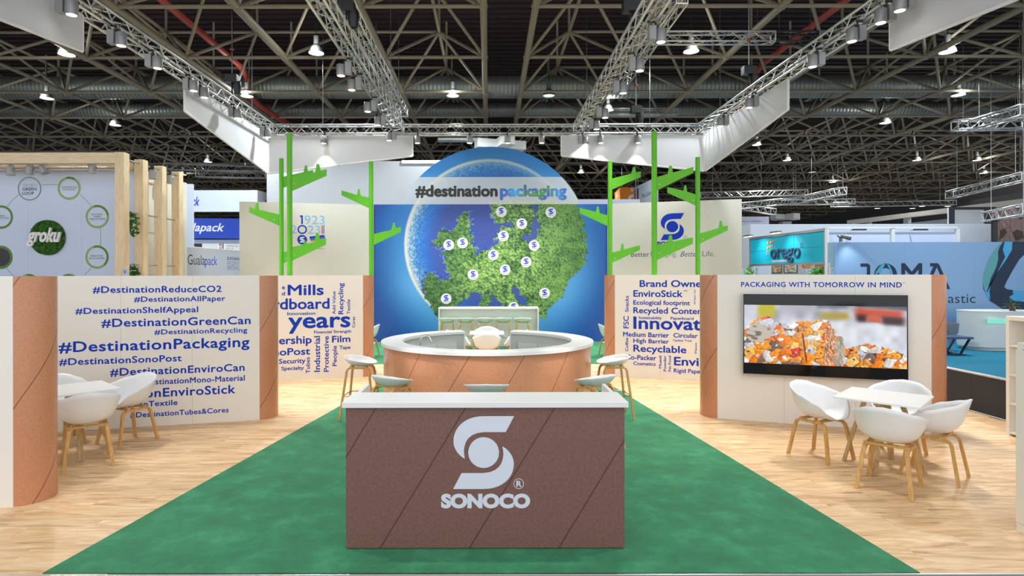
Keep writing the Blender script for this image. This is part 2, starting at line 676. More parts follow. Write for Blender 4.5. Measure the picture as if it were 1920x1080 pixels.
def ring_faces(b, place, t, cx, cy, r0, r1, a0=0, a1=2 * PI, n=40):
    vs, fs = [], []
    for k in range(n + 1):
        a = a0 + (a1 - a0) * k / n
        for r in (r0, r1):
            vs.append(place(cx + r * math.cos(a), cy + r * math.sin(a), t))
    for k in range(n):
        fs.append((2 * k, 2 * k + 1, 2 * k + 3, 2 * k + 2))
    b.add(vs, fs)


def bez(p0, p1, p2, p3, n=10):
    return [tuple(p0[i] * (1 - t) ** 3 + 3 * p1[i] * t * (1 - t) ** 2 + 3 * p2[i] * t * t * (1 - t) + p3[i] * t ** 3 for i in (0, 1)) for t in [k / n for k in range(n + 1)]]


def s_emblem(cx, cy, k):
    """the two hooked strokes and the disc, k = metres per unit, y up; overall height about 388 units"""
    up = [(1035, 228)] + bez((872, 228), (770, 228), (711, 290), (711, 362)) + bez((711, 362), (711, 405), (742, 440), (772, 455), 6)[1:]
    up += bez((772, 455), (758, 400), (768, 318), (872, 313), 8)[1:] + [(990, 313)]
    f = lambda p: (cx + (p[0] - 872) * k, cy - (p[1] - 422) * k)
    top = [f(p) for p in up]
    bot = [f((1744 - x, 844 - y)) for x, y in up]
    return [top, bot, circle(cx, cy, 82 * k, 36)]

# ------------------------------------------------------------------ hall: floor, far wall, roof deck
def struct(name, b, m, parent=None, smooth=False):
    o = b.build(name, m, parent, smooth)
    if not parent:
        o['kind'] = 'structure'
    return o


struct('hall_floor', MB().box(-60, 60, -3, 75, -0.2, -0.03), M['hall_floor'])
struct('wall_back', MB().box(-80, 80, 74, 74.3, 0, 14), M['far'])
deck = struct('ceiling', MB().box(-60, 60, 2, 74, 11.2, 11.4), M['deck'])
b = MB()
for k in range(150):
    y = 10 + 0.42 * k
    b.box(-50, 50, y, y + 0.12, 11.1, 11.2)
b.build('deck_rib', M['deck'], deck, kind='stuff')

# stand floor: a low platform of planks with an aluminium edge
FX0, FX1, FY1 = -7.2, 7.02, 18.2
floor = struct('floor', MB().box(FX0, FX1, FLOOR_Y0, FY1, -0.03, -0.006), M['plank'])
pm = MB().bevel_box(0.0008, PLANK_L - 0.0008, 0.0008, PLANK_W - 0.0008, -0.006, 0.0, 0.0012).mesh('plank', M['plank'])
CARPET = [ground(80, 1076).xy, ground(1725, 1075).xy, Vector((2.20, 10.75)), Vector((-2.04, 10.75))]


def carpet_half(y, side):
    t = min(1, max(0, (y - CARPET[0].y) / (CARPET[3].y - CARPET[0].y)))
    return CARPET[0].x * (1 - t) + CARPET[3].x * t if side < 0 else CARPET[1].x * (1 - t) + CARPET[2].x * t


stuffp = MB()
nrow = int((FY1 - FLOOR_Y0) / PLANK_W)
npl = 0
for row in range(nrow):
    y = FLOOR_Y0 + row * PLANK_W
    off = ((row * 0.382) % 1) * PLANK_L
    c0 = math.floor((FX0 - off) / PLANK_L)
    for c in range(c0 - 1, c0 + 14):
        x0 = off + c * PLANK_L
        x1 = x0 + PLANK_L
        if x1 < FX0 + 0.2 or x0 > FX1 - 0.2:
            continue
        if y < 10.5 and x0 > carpet_half(y, -1) + 0.1 and x1 < carpet_half(y, 1) - 0.1:
            continue
        whole = x0 >= FX0 and x1 <= FX1
        kx0, kx1 = (x0 * F / y + CX, x1 * F / (y + PLANK_W) + CX)
        seen = kx1 > -30 and kx0 < 1950
        if whole and seen and y < 9.2 and npl < 290:
            obj('plank', pm, floor, (x0, y, 0)); npl += 1
        elif seen or y > 9:
            stuffp.bevel_box(max(x0, FX0) + 0.0008, min(x1, FX1) - 0.0008, y + 0.0008, y + PLANK_W - 0.0008, -0.006, 0.0, 0.0012)
stuffp.build('plank', M['plank'], floor, kind='stuff')
struct('trim_1', MB().bevel_box(FX0, FX1, FLOOR_Y0 - 0.012, FLOOR_Y0 - 0.0005, -0.06, 0.004, 0.002), M['alu'])

b = MB()
b.prism([tuple(p) for p in CARPET], lambda x, y, t: (x, y, 0.0005 + t), 0.006)
o = b.build('carpet', M['carpet'])
tag(o, 'large green carpet narrowing from the front edge towards the round bar', 'carpet')
o = MB().box(-3.35, 3.35, 13.35, 17.72, 0.0005, 0.0065).build('carpet', M['carpet'])
tag(o, 'green carpet strip in front of the blue globe backdrop', 'carpet')

# ------------------------------------------------------------------ roof space frame
def axes_rot(p, q):
    return (Vector(q) - Vector(p)).to_track_quat('Z', 'Y')


ZL, ZU, BAY, ROWD = 8.1, 9.45, 2.79, 3.15
XS = [-0.12 - BAY * k for k in range(13)][::-1] + [1.07 + BAY * k for k in range(13)]
YS = [10.35 + ROWD * k for k in range(20)]
tubes = []
for j, y in enumerate(YS):
    for i, x in enumerate(XS):
        gap = i + 1 < len(XS) and XS[i + 1] - x < 2
        nx = XS[i + 1] if i + 1 < len(XS) else None
        ny = YS[j + 1] if j + 1 < len(YS) else None
        if nx is not None and not gap:
            tubes.append(((x, y, ZL), (nx, y, ZL), 0.05))
        if ny is not None:
            tubes.append(((x, y, ZL), (x, ny, ZL), 0.085 if 8 <= i <= 17 else 0.06))
        if nx is not None and ny is not None and not gap:
            ux, uy = (x + nx) / 2, (y + ny) / 2
            for a in (x, nx):
                for c in (y, ny):
                    tubes.append(((a, c, ZL), (ux, uy, ZU), 0.045))
            n2 = XS[i + 2] if i + 2 < len(XS) else None
            if n2 is not None and not (XS[i + 2] - nx < 2):
                tubes.append(((ux, uy, ZU), ((nx + n2) / 2, uy, ZU), 0.045))
            if j + 2 < len(YS):
                tubes.append(((ux, uy, ZU), (ux, (ny + YS[j + 2]) / 2, ZU), 0.055))
            if j < 5 and 4 < i < 20:
                tubes.append(((ux, uy, ZU), (ux, uy, 11.1), 0.04))


def shown(p):
    x = p[0] * F / p[1] + CX
    y = CY - (p[2] - CAM_H) * F / p[1]
    return -60 < x < 1980 and -60 < y < 420


def score(t):
    m = [(t[0][k] + t[1][k]) / 2 for k in range(3)]
    s = sum(shown(q) for q in (t[0], m, t[1]))
    return t[2] * s / m[1] ** 2


tubes.sort(key=score, reverse=True)
um = MB()
um.tube((0, 0, 0), (0, 0, 1), 1, 8, cap=False)
ume = um.mesh('roof_tube', M['roof_tube'], 'all')
for p, q, r in tubes[:285]:
    o = obj('roof_tube', ume, deck, p)
    o.rotation_mode = 'QUATERNION'
    o.rotation_quaternion = axes_rot(p, q)
    o.scale = (r, r, (Vector(q) - Vector(p)).length)
b = MB()
for p, q, r in tubes[285:]:
    if p[1] < 72:
        b.tube(p, q, r, 5, cap=False)
b.build('roof_tube', M['roof_tube_dark'], deck, fix=False, kind='stuff')
b = MB()
for j, y in enumerate(YS[:5]):
    for x in XS:
        b.blob((x, y, ZL), 0.11, 6, 4)
b.build('roof_node', M['roof_tube'], deck, kind='stuff')

# ducts, pipes, foil
def duct(y, z, r, x0, x1, label, m, nm='air_duct', parts=7):
    t = thing(nm, label, 'duct', (0, y, z))
    L_ = (x1 - x0) / parts
    for k in range(parts):
        a = x0 + k * L_
        MB().tube((a + 0.02, 0, 0), (a + L_ - 0.02, 0, 0), r, 20).build('duct_section', m, t, True)
        MB().tube((a + L_ - 0.04, 0, 0), (a + L_ + 0.04, 0, 0), r * 1.05, 20).build('duct_collar', m, t, True)
    return t


duct(21.3, 8.72, 0.40, -24, 24, 'thick metal air duct running across the roof frame, the upper one of two', M['duct'])
duct(24.3, 8.75, 0.30, -26, 26, 'slimmer metal air duct running across just below the thick one', M['duct'])
fd_ = duct(23.2, 7.3, 0.13, -2.0, -0.35, 'crumpled silver foil duct just above the top of the globe backdrop', M['foil'], 'foil_duct', 1)
for x in (-1.8, -0.5):
    MB().tube((x, 0, 0.1), (x, 0, 0.85), 0.012, 6).build('strap', M['steel'], fd_)
b = MB()
b.pipe([(-8.3, 9, 9.0), (-8.3, 19.8, 9.0), (-8.3, 20.45, 8.8), (-8.3, 20.65, 8.2), (-8.25, 21.3, 8.1), (-8.0, 26, 8.15)], 0.10)
tag(b.build('sprinkler_pipe', M['red_pipe'], None, True), 'red pipe in the roof above the outer truss on the side of the hashtag walls', 'pipe')
b = MB()
b.pipe([(9.1, 9, 9.0), (9.1, 19.8, 9.0), (9.1, 20.45, 8.8), (9.1, 20.65, 8.2), (9.05, 21.3, 8.1), (8.8, 26, 8.15)], 0.10)
tag(b.build('sprinkler_pipe', M['red_pipe'], None, True), 'red pipe in the roof above the outer truss on the side of the television', 'pipe')

# ------------------------------------------------------------------ stand trusses
def truss(p, q, label, s=0.24, r=0.024, pitch=0.48, m=None, cat='truss', n=8, name='lighting_truss', hang=True):
    p, q = Vector(p), Vector(q)
    m = m or M['alu']
    L_ = (q - p).length
    t = thing(name, label, cat, p)
    d = (q - p).normalized()
    side = Vector((0, 0, 1)).cross(d).normalized()
    up = d.cross(side)
    h = s / 2
    cs = [(-h, -h), (h, -h), (h, h), (-h, h)]
    P = lambda c, l: side * c[0] + up * c[1] + d * l
    for c in cs:
        MB().tube(P(c, 0), P(c, L_), r, n).build('chord', m, t, 'all')
    b = MB()
    k = int(L_ / pitch)
    for a in range(4):
        c0, c1 = cs[a], cs[(a + 1) % 4]
        for i in range(k):
            l0, l1, l2 = i * L_ / k, (i + 0.5) * L_ / k, (i + 1) * L_ / k
            b.tube(P(c0, l0), P(c1, l1), r * 0.42, 5, cap=False)
            b.tube(P(c1, l1), P(c0, l2), r * 0.42, 5, cap=False)
    for l in (0, L_):
        for a in range(4):
            b.tube(P(cs[a], l), P(cs[(a + 1) % 4], l), r * 0.8, 6)
    b.build('brace', m, t, kind='stuff', fix=False)
    for l in (0.12 * L_, 0.88 * L_):
        if hang:
            pt = P((0, h), l)
            MB().tube(pt, pt + Vector((0, 0, 9.4 - (p.z + pt.z))), 0.008, 5).build('hanging_cable', M['steel'], t)
    return t


ZT = 6.0
XL, XR, YB = -6.0, 5.86, 16.4
XI = 2.44
truss((XL, 4.2, ZT), (XL, YB + 0.15, ZT), 'long silver truss over the hashtag walls running to the back corner')
truss((XR, 4.2, ZT), (XR, YB + 0.15, ZT), 'long silver truss over the television wall running to the back corner')
truss((XL, YB, ZT), (XR, YB, ZT), 'silver truss crossing the stand above the globe backdrop')
truss((-XI, 4.2, ZT), (-XI, YB - 0.15, ZT), 'silver truss above the carpet edge on the hashtag side')
truss((XI, 4.2, ZT), (XI, YB - 0.15, ZT), 'silver truss above the carpet edge on the television side')
truss((-XI - 0.06, 8.5, 6.8), (-XI - 0.06, 17.6, 6.8), 'thin ladder truss hanging higher than the inner truss of the hashtag side', s=0.2, r=0.018)
truss((3.35, 10.3, 6.8), (3.35, 14.8, 6.8), 'short ladder truss hanging higher than the inner truss of the television side', s=0.2, r=0.018)
A, B_ = atd(1200, 71, 14.7), atd(1450, 71, 14.7)
truss(A, B_, 'short silver truss hanging level in the roof between two long trusses')
truss(B_ + Vector((0.02, 0, 0)), B_ + Vector((1.05, 0, 0)), 'black painted end piece of the short level truss in the roof', m=M['black'])
truss(atd(1128, 210, 22.5), atd(1270, 210, 22.5), 'small level truss with a black hoist in front of the metal ducts', s=0.22)
FT = [((1330, 392, 30), (1515, 374, 30), 'far pale truss over the white wall behind the teal fascia, upper one'),
      ((1440, 380, 34), (1600, 378, 34), 'far pale truss over the white wall behind the teal fascia, lower one'),
      ((1515, 372, 30), (1580, 358, 25), 'far short truss tilting up above the sky blue booth'),
      ((1790, 235, 19), (1925, 233, 19), 'level truss hanging beyond the sky blue booth near the picture edge'),
      ((1825, 235, 19), (1925, 205, 16.5), 'truss running towards the viewer above the sky blue booth'),
      ((1780, 366, 26), (1925, 330, 21), 'far truss with clamps above the cream fascia beam'),
      ((1850, 407, 20), (1930, 392, 17), 'truss with a flat panel in front of the brown poster'),
      ((1312, 366, 33), (1512, 361, 33), 'far level truss just above the slogan wall corner'),
      ((1290, 372, 38), (1450, 397, 30), 'far truss slanting down behind the slogan wall corner'),
      ((1560, 384, 40), (1790, 380, 40), 'very far level truss behind the yellow downlights'),
      ((310, 312, 30), (480, 318, 30), 'far truss with moving lights above the white fascia behind the timber posts'),
      ((370, 326, 27), (500, 328, 27), 'low pale truss just above the white fascia with blue letters')]
for a, c, l in FT:
    truss(atd(*a), atd(*c), l, s=0.3, r=0.026, pitch=0.6, n=6)

# ------------------------------------------------------------------ hanging white banners
def banner(name, pl, poly, label):
    """pl: plane from two floor points; poly in (u, z)"""
    t = thing(name, label, 'banner', (pl.o.x, pl.o.y, 0), pl.ang)
    b = MB()
    b.prism(poly, lambda u, z, q: (u, q - 0.02, z), 0.04)
    b.build('fabric', M['fabric'], t)
    e = MB()
    n = len(poly)
    for k in range(n):
        a, c = poly[k], poly[(k + 1) % n]
        e.tube((a[0], 0, a[1]), (c[0], 0, c[1]), 0.026, 6)
    e.build('frame', M['alu_white'], t)
    return t


XB = XL - 0.05
banner('hanging_banner', Plane((XB, 16.28), (XB, 11.8)), [(0, 4.79), (4.45, 5.27), (4.45, 5.87), (0, 5.87)], 'white tapered banner under the outer truss beside the timber posts')
banner('hanging_banner', Plane((XB + 0.03, 16.3), (-2.09, 16.3)), [(0, 4.79), (3.93, 5.26), (3.93, 5.8), (0, 5.8)], 'white tapered banner under the back truss behind the paired lime poles')
XB2 = 5.93
banner('hanging_banner', Plane((1.99, 16.3), (XB2 - 0.03, 16.3)), [(0, 5.26), (3.9, 4.84), (3.9, 5.8), (0, 5.8)], 'white tapered banner under the back truss behind the three lime poles')
banner('hanging_banner', Plane((XB2, 16.28), (XB2, 11.8)), [(0, 4.84), (4.5, 5.27), (4.5, 5.87), (0, 5.87)], 'white tapered banner under the outer truss next to the far roof lamps')
banner('hanging_banner', Plane((XB, 8.85), (XB, 4.4)), [(0, 5.34), (4.4, 4.86), (4.4, 5.87), (0, 5.87)], 'white banner in the top corner above the green ring wall')
banner('hanging_banner', Plane((XB2, 8.77), (XB2, 4.4)), [(0, 5.31), (4.3, 4.86), (4.3, 5.87), (0, 5.87)], 'white banner in the top corner above the shelf side')

# ------------------------------------------------------------------ spotlights on the trusses
def make_spot():
    t = thing('spotlight', 'spotlight', 'spotlight', (0, 0, 0), 0, 'spotlights along the trusses')
    MB().lathe([(0.0, 0.20), (0.075, 0.20), (0.082, 0.19), (0.082, 0.02), (0.078, 0.0), (0.066, 0.0), (0.066, 0.014), (0, 0.014)], 20).build('lamp_body', M['spot_body'], t, True)
    MB().lathe([(0, 0.008), (0.064, 0.008), (0.064, 0.011), (0, 0.011)], 18).build('lens', M['glow'], t, True)
    MB().bevel_box(0.085, 0.19, -0.06, 0.06, 0.03, 0.24).build('driver_box', M['spot_body'], t)
    c = MB()
    c.box(0.05, 0.12, -0.02, 0.02, 0.2, 0.26)
    c.tube((0.085, 0, 0.24), (0.085, 0, 0.33), 0.012, 6)
    c.box(0.07, 0.21, -0.015, 0.015, 0.30, 0.33)
    c.build('clamp', M['black'], t)
    return t


SP = make_spot()
first = [True]


def spot(loc, rz, label, target, w=SPOT_W):
    global SP
    if first[0]:
        SP.location = loc; SP.rotation_euler = (0, 0, rz); SP['label'] = label
        first[0] = False
    else:
        dup(SP, loc, rz, label)
    spot_light((loc[0], loc[1], loc[2] - 0.015), target, w)


ORD = ['first', 'second', 'third', 'fourth', 'fifth', 'sixth', 'seventh', 'eighth', 'ninth', 'tenth', 'eleventh', 'twelfth']
ZS = 5.56


def yz(py, z=ZS):
    return F * (z - CAM_H) / (CY - py)


def on_side(x, pxs, name, inward, rz):
    ds = sorted(F * x / (p - CX) for p in pxs)
    for k, d in enumerate(ds):
        aim = (x * 0.25, 16.6, 0.9) if 'inner' in name and d > 13.4 else (x + inward, d - 0.3, 0)
        spot((x, d, ZS), rz, f'{ORD[k]} spotlight from the viewer along the {name}', aim)


on_side(XL + 0.30, [135, 228, 296, 364, 384, 446, 503], 'long truss over the hashtag walls', 1.0, PI)
on_side(XR - 0.30, [1688, 1652, 1598, 1524, 1405, 1351], 'long truss over the television wall', -1.0, 0)
on_side(-XI - 0.2, [640, 660, 690, 709, 730], 'inner truss on the hashtag side', 1.3, 0)
on_side(XI + 0.2, [1240, 1200, 1169, 1135, 1119, 1098], 'inner truss on the television side', -1.3, PI)
for k, px in enumerate([607, 783, 881, 952, 1016, 1127, 1197]):
    d = 16.08
    spot(((px - CX) / F * d, d, ZS), PI / 2, f'{ORD[k]} spotlight counted from the paired poles along the back truss', ((px - CX) / F * d, 16.9 if 700 < px < 1060 else 15.6, 1.2 if 700 < px < 1060 else 0))
# unseen lamps added on the inner trusses, throwing light pools on the bar
for x, d, tx_, tz_, lab in ((-XI - 0.2, 6.2, 785, 690, 'unseen spotlight over the counter on the hashtag side, aimed at the bar front'), (XI + 0.2, 6.2, 1062, 688, 'unseen spotlight over the counter on the television side, aimed at the bar front'),
                         (-XI - 0.2, 4.5, 925, 702, 'unseen nearest spotlight of the inner truss on the hashtag side, aimed at the bar middle')):
    spot((x, d, ZS), 0 if x < 0 else PI, lab, atd(tx_, tz_, 7.0))
    lt = COL.objects[-1].data
    lt.spot_size = math.radians(10); lt.spot_blend = 1.0; lt.energy = 900
for x, lab in ((-XI - 0.2, 'added unseen spotlight at the near end of the inner truss on the hashtag side'), (XI + 0.2, 'added unseen spotlight at the near end of the inner truss on the television side')):  # unseen lamps added at the near ends to light the counter area
    spot((x, 5.0, ZS), 0, lab, (x * 0.6, 5.4, 0))

# ------------------------------------------------------------------ chain hoists
def hoist(p, label, top=9.0):
    t = thing('chain_hoist', label, 'hoist', p)
    MB().bevel_box(-0.14, 0.14, -0.09, 0.09, 0, 0.2, 0.02).build('motor', M['black'], t)
    MB().lathe([(0.0, -0.28), (0.07, -0.26), (0.1, -0.1), (0.09, 0.02), (0, 0.02)], 10, (0.12, 0, 0)).build('chain_bag', M['black'], t, True)
    MB().tube((0, 0, 0.2), (0, 0, top - p[2]), 0.012, 6).build('chain', M['steel'], t)
    MB().tube((0, 0, 0), (0, 0, -0.35), 0.02, 6).build('hook', M['black'], t)
    MB().lathe([(0.035, 0), (0.05, 0.03), (0.035, 0.06)], 10, (0, 0, 0.75)).build('shackle', M['red_pipe'], t)


hoist((XL, 13.9, 6.5), 'black chain hoist lifting the outer truss beside the timber posts')
hoist((XR, 13.4, 6.5), 'black chain hoist lifting the outer truss near the far roof lamps')
hoist((-XI, 10.2, 6.5), 'black chain hoist on the inner truss of the hashtag side')
hoist((XI, 10.2, 6.5), 'black chain hoist on the inner truss of the television side')
hoist((-3.1, YB, 6.45), 'black chain hoist on the back truss behind the paired poles')
hoist((4.06, YB, 6.45), 'black chain hoist on the back truss behind the three poles')

# ------------------------------------------------------------------ hall lamps
def make_lamp():
    t = thing('hall_lamp', 'lamp', 'lamp', (0, 0, 0), 0, 'bell lamps in the hall roof')
    MB().lathe([(0.21, 0), (0.2, 0.05), (0.15, 0.16), (0.09, 0.22), (0.0, 0.23)], 18).build('shade', M['lamp_shade'], t, True)
    MB().lathe([(0, 0.012), (0.19, 0.012), (0.19, 0.03), (0, 0.03)], 18).build('lens', M['hall_glow'], t, True)
    MB().tube((0, 0, 0.24), (0, 0, 0.46), 0.075, 12).build('ballast', M['lamp_shade'], t, True)
    MB().tube((0, 0, 0.46), (0, 0, 1.45), 0.012, 6).build('stem', M['black'], t)
    return t


HL = make_lamp()
lamps = [(125, 103, 'lamp shining behind the top corner banner on the hashtag side'), (88, 185, 'oval lit lamp over the green ring wall, upper one'),
         (216, 235, 'lit lamp over the timber posts, below the ducts'), (593, 100, 'large lit bell lamp between the outer and inner trusses of the hashtag side'),
         (463, 181, 'lit lamp beside the hoist of the outer truss on the hashtag side'), (849, 180, 'bright bell lamp hanging before the ducts straight above the globe'),
         (1029, 180, 'dim bell lamp hanging before the ducts, next to the bright one'), (1296, 97, 'lit bell lamp under the level truss in the roof'),
         (1777, 98, 'lit lamp below the top corner banner on the shelf side'), (1797, 179, 'lit oval lamp in front of the ducts over the sky blue booth'),
         (1660, 231, 'greenish lit lamp just under the ducts on the television side'), (1419, 272, 'small lit lamp close to the banner corner on the television side'),
         (1476, 301, 'small lit lamp in the roof straight above the teal fascia'), (1719, 301, 'small lit lamp above the white partition, first of a row of two'),
         (1832, 301, 'small lit lamp above the cream fascia beam, second of a row of two'), (1523, 323, 'tiny bell lamp above the teal fascia, unlit looking'),
         (1561, 342, 'tiny lit bell lamp above the edge of the teal fascia'), (390, 304, 'small lit lamp over the white fascia with blue letters'),
         (343, 328, 'small lit lamp beside the last timber post'), (1089, 324, 'tiny lit lamp just beside the edge of the globe disc'),
         (1844, 325, 'tiny lit lamp near the far truss with clamps'), (1140, 207, 'small bell lamp between the ducts and the inner truss')]
for k, (px, py, lab) in enumerate(lamps):
    p = ground(px, py, 8.0)
    if k == 0:
        HL.location = p; HL['label'] = lab; r = HL
    else:
        r = dup(HL, p, 0, lab)
    if 'dim' in lab or 'unlit' in lab:
        for ch in r.children:
            if ch.name.startswith('lens'):
                ch.data = ch.data.copy(); ch.data.materials[0] = M['hall_glow_dim']
    else:
        spot_light(p - Vector((0, 0, 0.02)), p - Vector((0, 0, 5)), HALL_W, 150, 0.6, 0.18, (0.9, 0.97, 1))
        pl_ = bpy.data.lights.new('lamp_glow', 'POINT')      # the pale shade itself also throws light upwards
        pl_.energy = 28; pl_.shadow_soft_size = 0.12; pl_.color = (0.92, 0.98, 1)
        po_ = bpy.data.objects.new('lamp_glow', pl_); COL.objects.link(po_)
        po_.location = p + Vector((0.0, -0.30, 0.1))
for k, (px, py) in enumerate([(1645, 391), (1677, 386), (1718, 385), (1711, 391), (1729, 387), (1772, 384), (1777, 387)]):
    r = dup(HL, ground(px, py, 6.9), 0, f'{ORD[k]} yellow downlight of the far cluster over the sky blue booth')
    r['group'] = 'yellow downlights of a far stand'
    spot_light(r.location - Vector((0, 0, 0.02)), r.location - Vector((0, 0, 5)), 420, 140, 0.6, 0.15, (1, 0.95, 0.8))
    for ch in r.children:
        if ch.name.startswith('lens'):
            ch.data = ch.data.copy(); ch.data.materials[0] = M['hall_glow_warm']

# ------------------------------------------------------------------ partition walls with wound-paper ends
WR, WH = 0.225, 1.995


def partition(name, label, a, b_, caps=(1, 1), seams=(1 / 3, 2 / 3), u0=(0.0, 0.0)):
    """a, b_: floor points of the white face's two ends, seen from the front"""
    pl = Plane(a, b_)
    t = thing(name, label, 'partition wall', (pl.o.x, pl.o.y, 0), pl.ang)
    ed = [0] + [s * pl.len for s in seams] + [pl.len]
    for k in range(len(ed) - 1):
        MB().box(ed[k] + 0.001, ed[k + 1] - 0.001, 0, 2 * WR, 0.0, WH - 0.012).build('panel', M['white_wall'], t)
    MB().box(0, pl.len, 0.002, 2 * WR - 0.002, WH - 0.012, WH).build('top_board', M['white'], t)
    for k, c in enumerate(caps):
        if not c:
            continue
        x = 0 if k == 0 else pl.len
        a0 = PI / 2 if k == 0 else -PI / 2
        w = MB().arc_wall((x, WR), WR - 0.012, WR, 0, WH, a0, a0 + PI, 28, True, u0[k])
        w.build('end_cap', M['kraft'], t, 'auto')
        MB().arc_wall((x, WR), 0.01, WR - 0.013, WH - 0.02, WH - 0.002, a0, a0 + PI, 20).build('cap_lid', M['white'], t)
    P = lambda u, z, q: (u, -q, z)
    return t, pl, P


def on(pl, parent, P, m, s, x0, x1, ybase, ycap, rx=None, bold=0.012, shear=0.0, off=0.0015, space=1.0):
    """a word on a wall; x0, x1: ends, ybase / ycap measured at column rx"""
    rx = x0 if rx is None else rx
    ub, zb = pl.uz(rx, ybase)
    ut, zt = pl.uz(rx, ycap)
    letter(s, m, parent, lambda a, b, q: P(a, b, off + q), pl.uz(x0, ybase)[0], pl.uz(x1, ybase)[0], zb, zt, bold, shear, space=space)


def up(pl, parent, P, m, s, xbase, xcap, y0, y1, bold=0.012, off=0.0015):
    """a word reading upwards from y0 to y1"""
    u0, u1 = pl.uz(xbase, y0)[0], pl.uz(xcap, y0)[0]
    z0, z1 = pl.uz(xbase, y0)[1], pl.uz(xbase, y1)[1]
    letter(s, m, parent, lambda a, b, q: P(b, a, off + q), z0, z1, u0, u1, bold)


# wall 1: beside the viewer
g = ground(25, 950.5)
e1 = Vector((math.cos(math.radians(13)), math.sin(math.radians(13)), 0))
partition('partition_wall', 'white partition at the picture edge with a wide brown rounded end', (g - e1 * 2.55).xy, g.xy, (1, 1), u0=(0, 0.19))

# wall 2: hashtags
ga, gb = ground(121, 809), ground(487, 787)
e2 = (gb - ga).normalized()
t2, p2, P2 = partition('partition_wall', 'white partition covered with blue hashtag lines', (gb - e2 * 2.56).xy, gb.xy, u0=(0.2, 0.42))
Z = lambda x, y: (x / 4, 500 + y / 4)
for s, x0, x1, yb, yc, rx in [
        ('#DestinationReduceCO2', 695, 1662, 197, 147, 790), ('#DestinationAllPaper', 1005, 1690, 264, 224, 1080),
        ('#DestinationShelfAppeal', 565, 1487, 355, 309, 650), ('#DestinationGreenCan', 760, 1880, 452, 390, 860),
        ('#DestinationRecycling', 1157, 1855, 508, 470, 1230), ('#DestinationPackaging', 440, 1872, 640, 560, 590),
        ('#DestinationSonoPost', 443, 1363, 738, 686, 540), ('#DestinationEnviroCan', 825, 1835, 818, 760, 920),
        ('#DestinationMono-Material', 1030, 1836, 872, 829, 1440), ('#DestinationEnviroStick', 535, 1765, 975, 909, 1240),
        ('#DestinationTextile', 690, 1332, 1047, 1006, 1140), ('#DestinationTubes&Cores', 975, 1715, 1131, 1091, 1030)]:
    on(p2, t2, P2, M['ink_blue'], s, *[x0 / 4, x1 / 4, 500 + yb / 4, 500 + yc / 4, rx / 4], bold=0.02, space=1.06)

# wall 3: word cloud, hashtag side
ga, gb = ground(527.5, 714.5), ground(681, 707)
e3 = (gb - ga).normalized()
t3, p3, P3 = partition('partition_wall', 'white partition with the large word years in a blue word cloud', (gb - e3 * 2.56).xy, gb.xy, u0=(0.2, 0.5))
for s, x0, x1, yb, yc, rx in [
        ('Mills', 557, 828, 215, 135, 600), ('Cardboard', 290, 872, 320, 238, 600), ('Innovation', 555, 765, 364, 341, 560),
        ('years', 562, 1028, 462, 340, 700), ('Financial Strength', 755, 1033, 502, 480, 760), ('Leadership', 300, 738, 580, 520, 600),
        ('Film', 890, 1028, 569, 519, 895), ('Tape', 945, 1028, 619, 593, 950), ('SonoPost', 345, 727, 664, 610, 590),
        ('Security', 492, 692, 727, 690, 560), ('Specialty', 510, 680, 778, 750, 520), ('e', 515, 537, 170, 138, 520), ('d', 512, 538, 216, 188, 520)]:
    on(p3, t3, P3, M['ink_blue'], s, 400 + x0 / 4, 400 + x1 / 4, 500 + yb / 4, 500 + yc / 4, 400 + rx / 4, bold=0.022)
for s, xb, xc, y0, y1 in [('Add Value', 916, 893, 357, 185), ('Recycling', 975, 938, 357, 122), ('Textile', 1026, 1002, 355, 245), ('Cores', 1063, 1041, 457, 375),
                          ('Industrial', 801, 756, 788, 520), ('Protective', 866, 828, 788, 520), ('People', 926, 893, 745, 592), ('Tubes', 724, 694, 800, 678)]:
    up(p3, t3, P3, M['ink_blue'], s, 400 + xb / 4, 400 + xc / 4, 500 + y0 / 4, 500 + y1 / 4, bold=0.018)

# wall 4: word cloud, television side
ga, gb = ground(1153, 706), ground(1305, 713)
e4 = (gb - ga).normalized()
t4, p4, P4 = partition('partition_wall', 'white partition with the large word beginning Innova in a blue word cloud', ga.xy, (ga + e4 * 2.56).xy, u0=(0.12, 0.5))
for s, x0, x1, yb, yc, rx in [
        ('Brand Owners', 637, 1172, 152, 101, 650), ('EnviroStick', 590, 960, 226, 176, 600), ('TM', 965, 993, 188, 176, 970),
        ('Ecological footprint', 590, 1015, 285, 251, 600), ('Recycled Content', 590, 1135, 349, 304, 600), ('Sustainability', 630, 803, 392, 372, 640),
        ('Paperboard', 870, 1042, 397, 376, 880), ('Innovation', 590, 1320, 467, 373, 600), ('Medium Barrier', 513, 857, 524, 488, 530),
        ('Circular', 890, 1074, 531, 497, 900), ('High Barrier', 590, 857, 571, 538, 600), ('Carbon Trust', 888, 1030, 560, 544, 900),
        ('Recyclable', 590, 988, 637, 585, 600), ('Co-Packer', 535, 763, 696, 660, 560), ('Cosmetics', 590, 757, 738, 711, 600),
        ('EnviroCan', 895, 1395, 740, 676, 905), ('Rigid Paper', 893, 1112, 794, 763, 900)]:
    on(p4, t4, P4, M['ink_blue'], s, 1040 + x0 / 4, 1040 + x1 / 4, 500 + yb / 4, 500 + yc / 4, 1040 + rx / 4, bold=0.022)
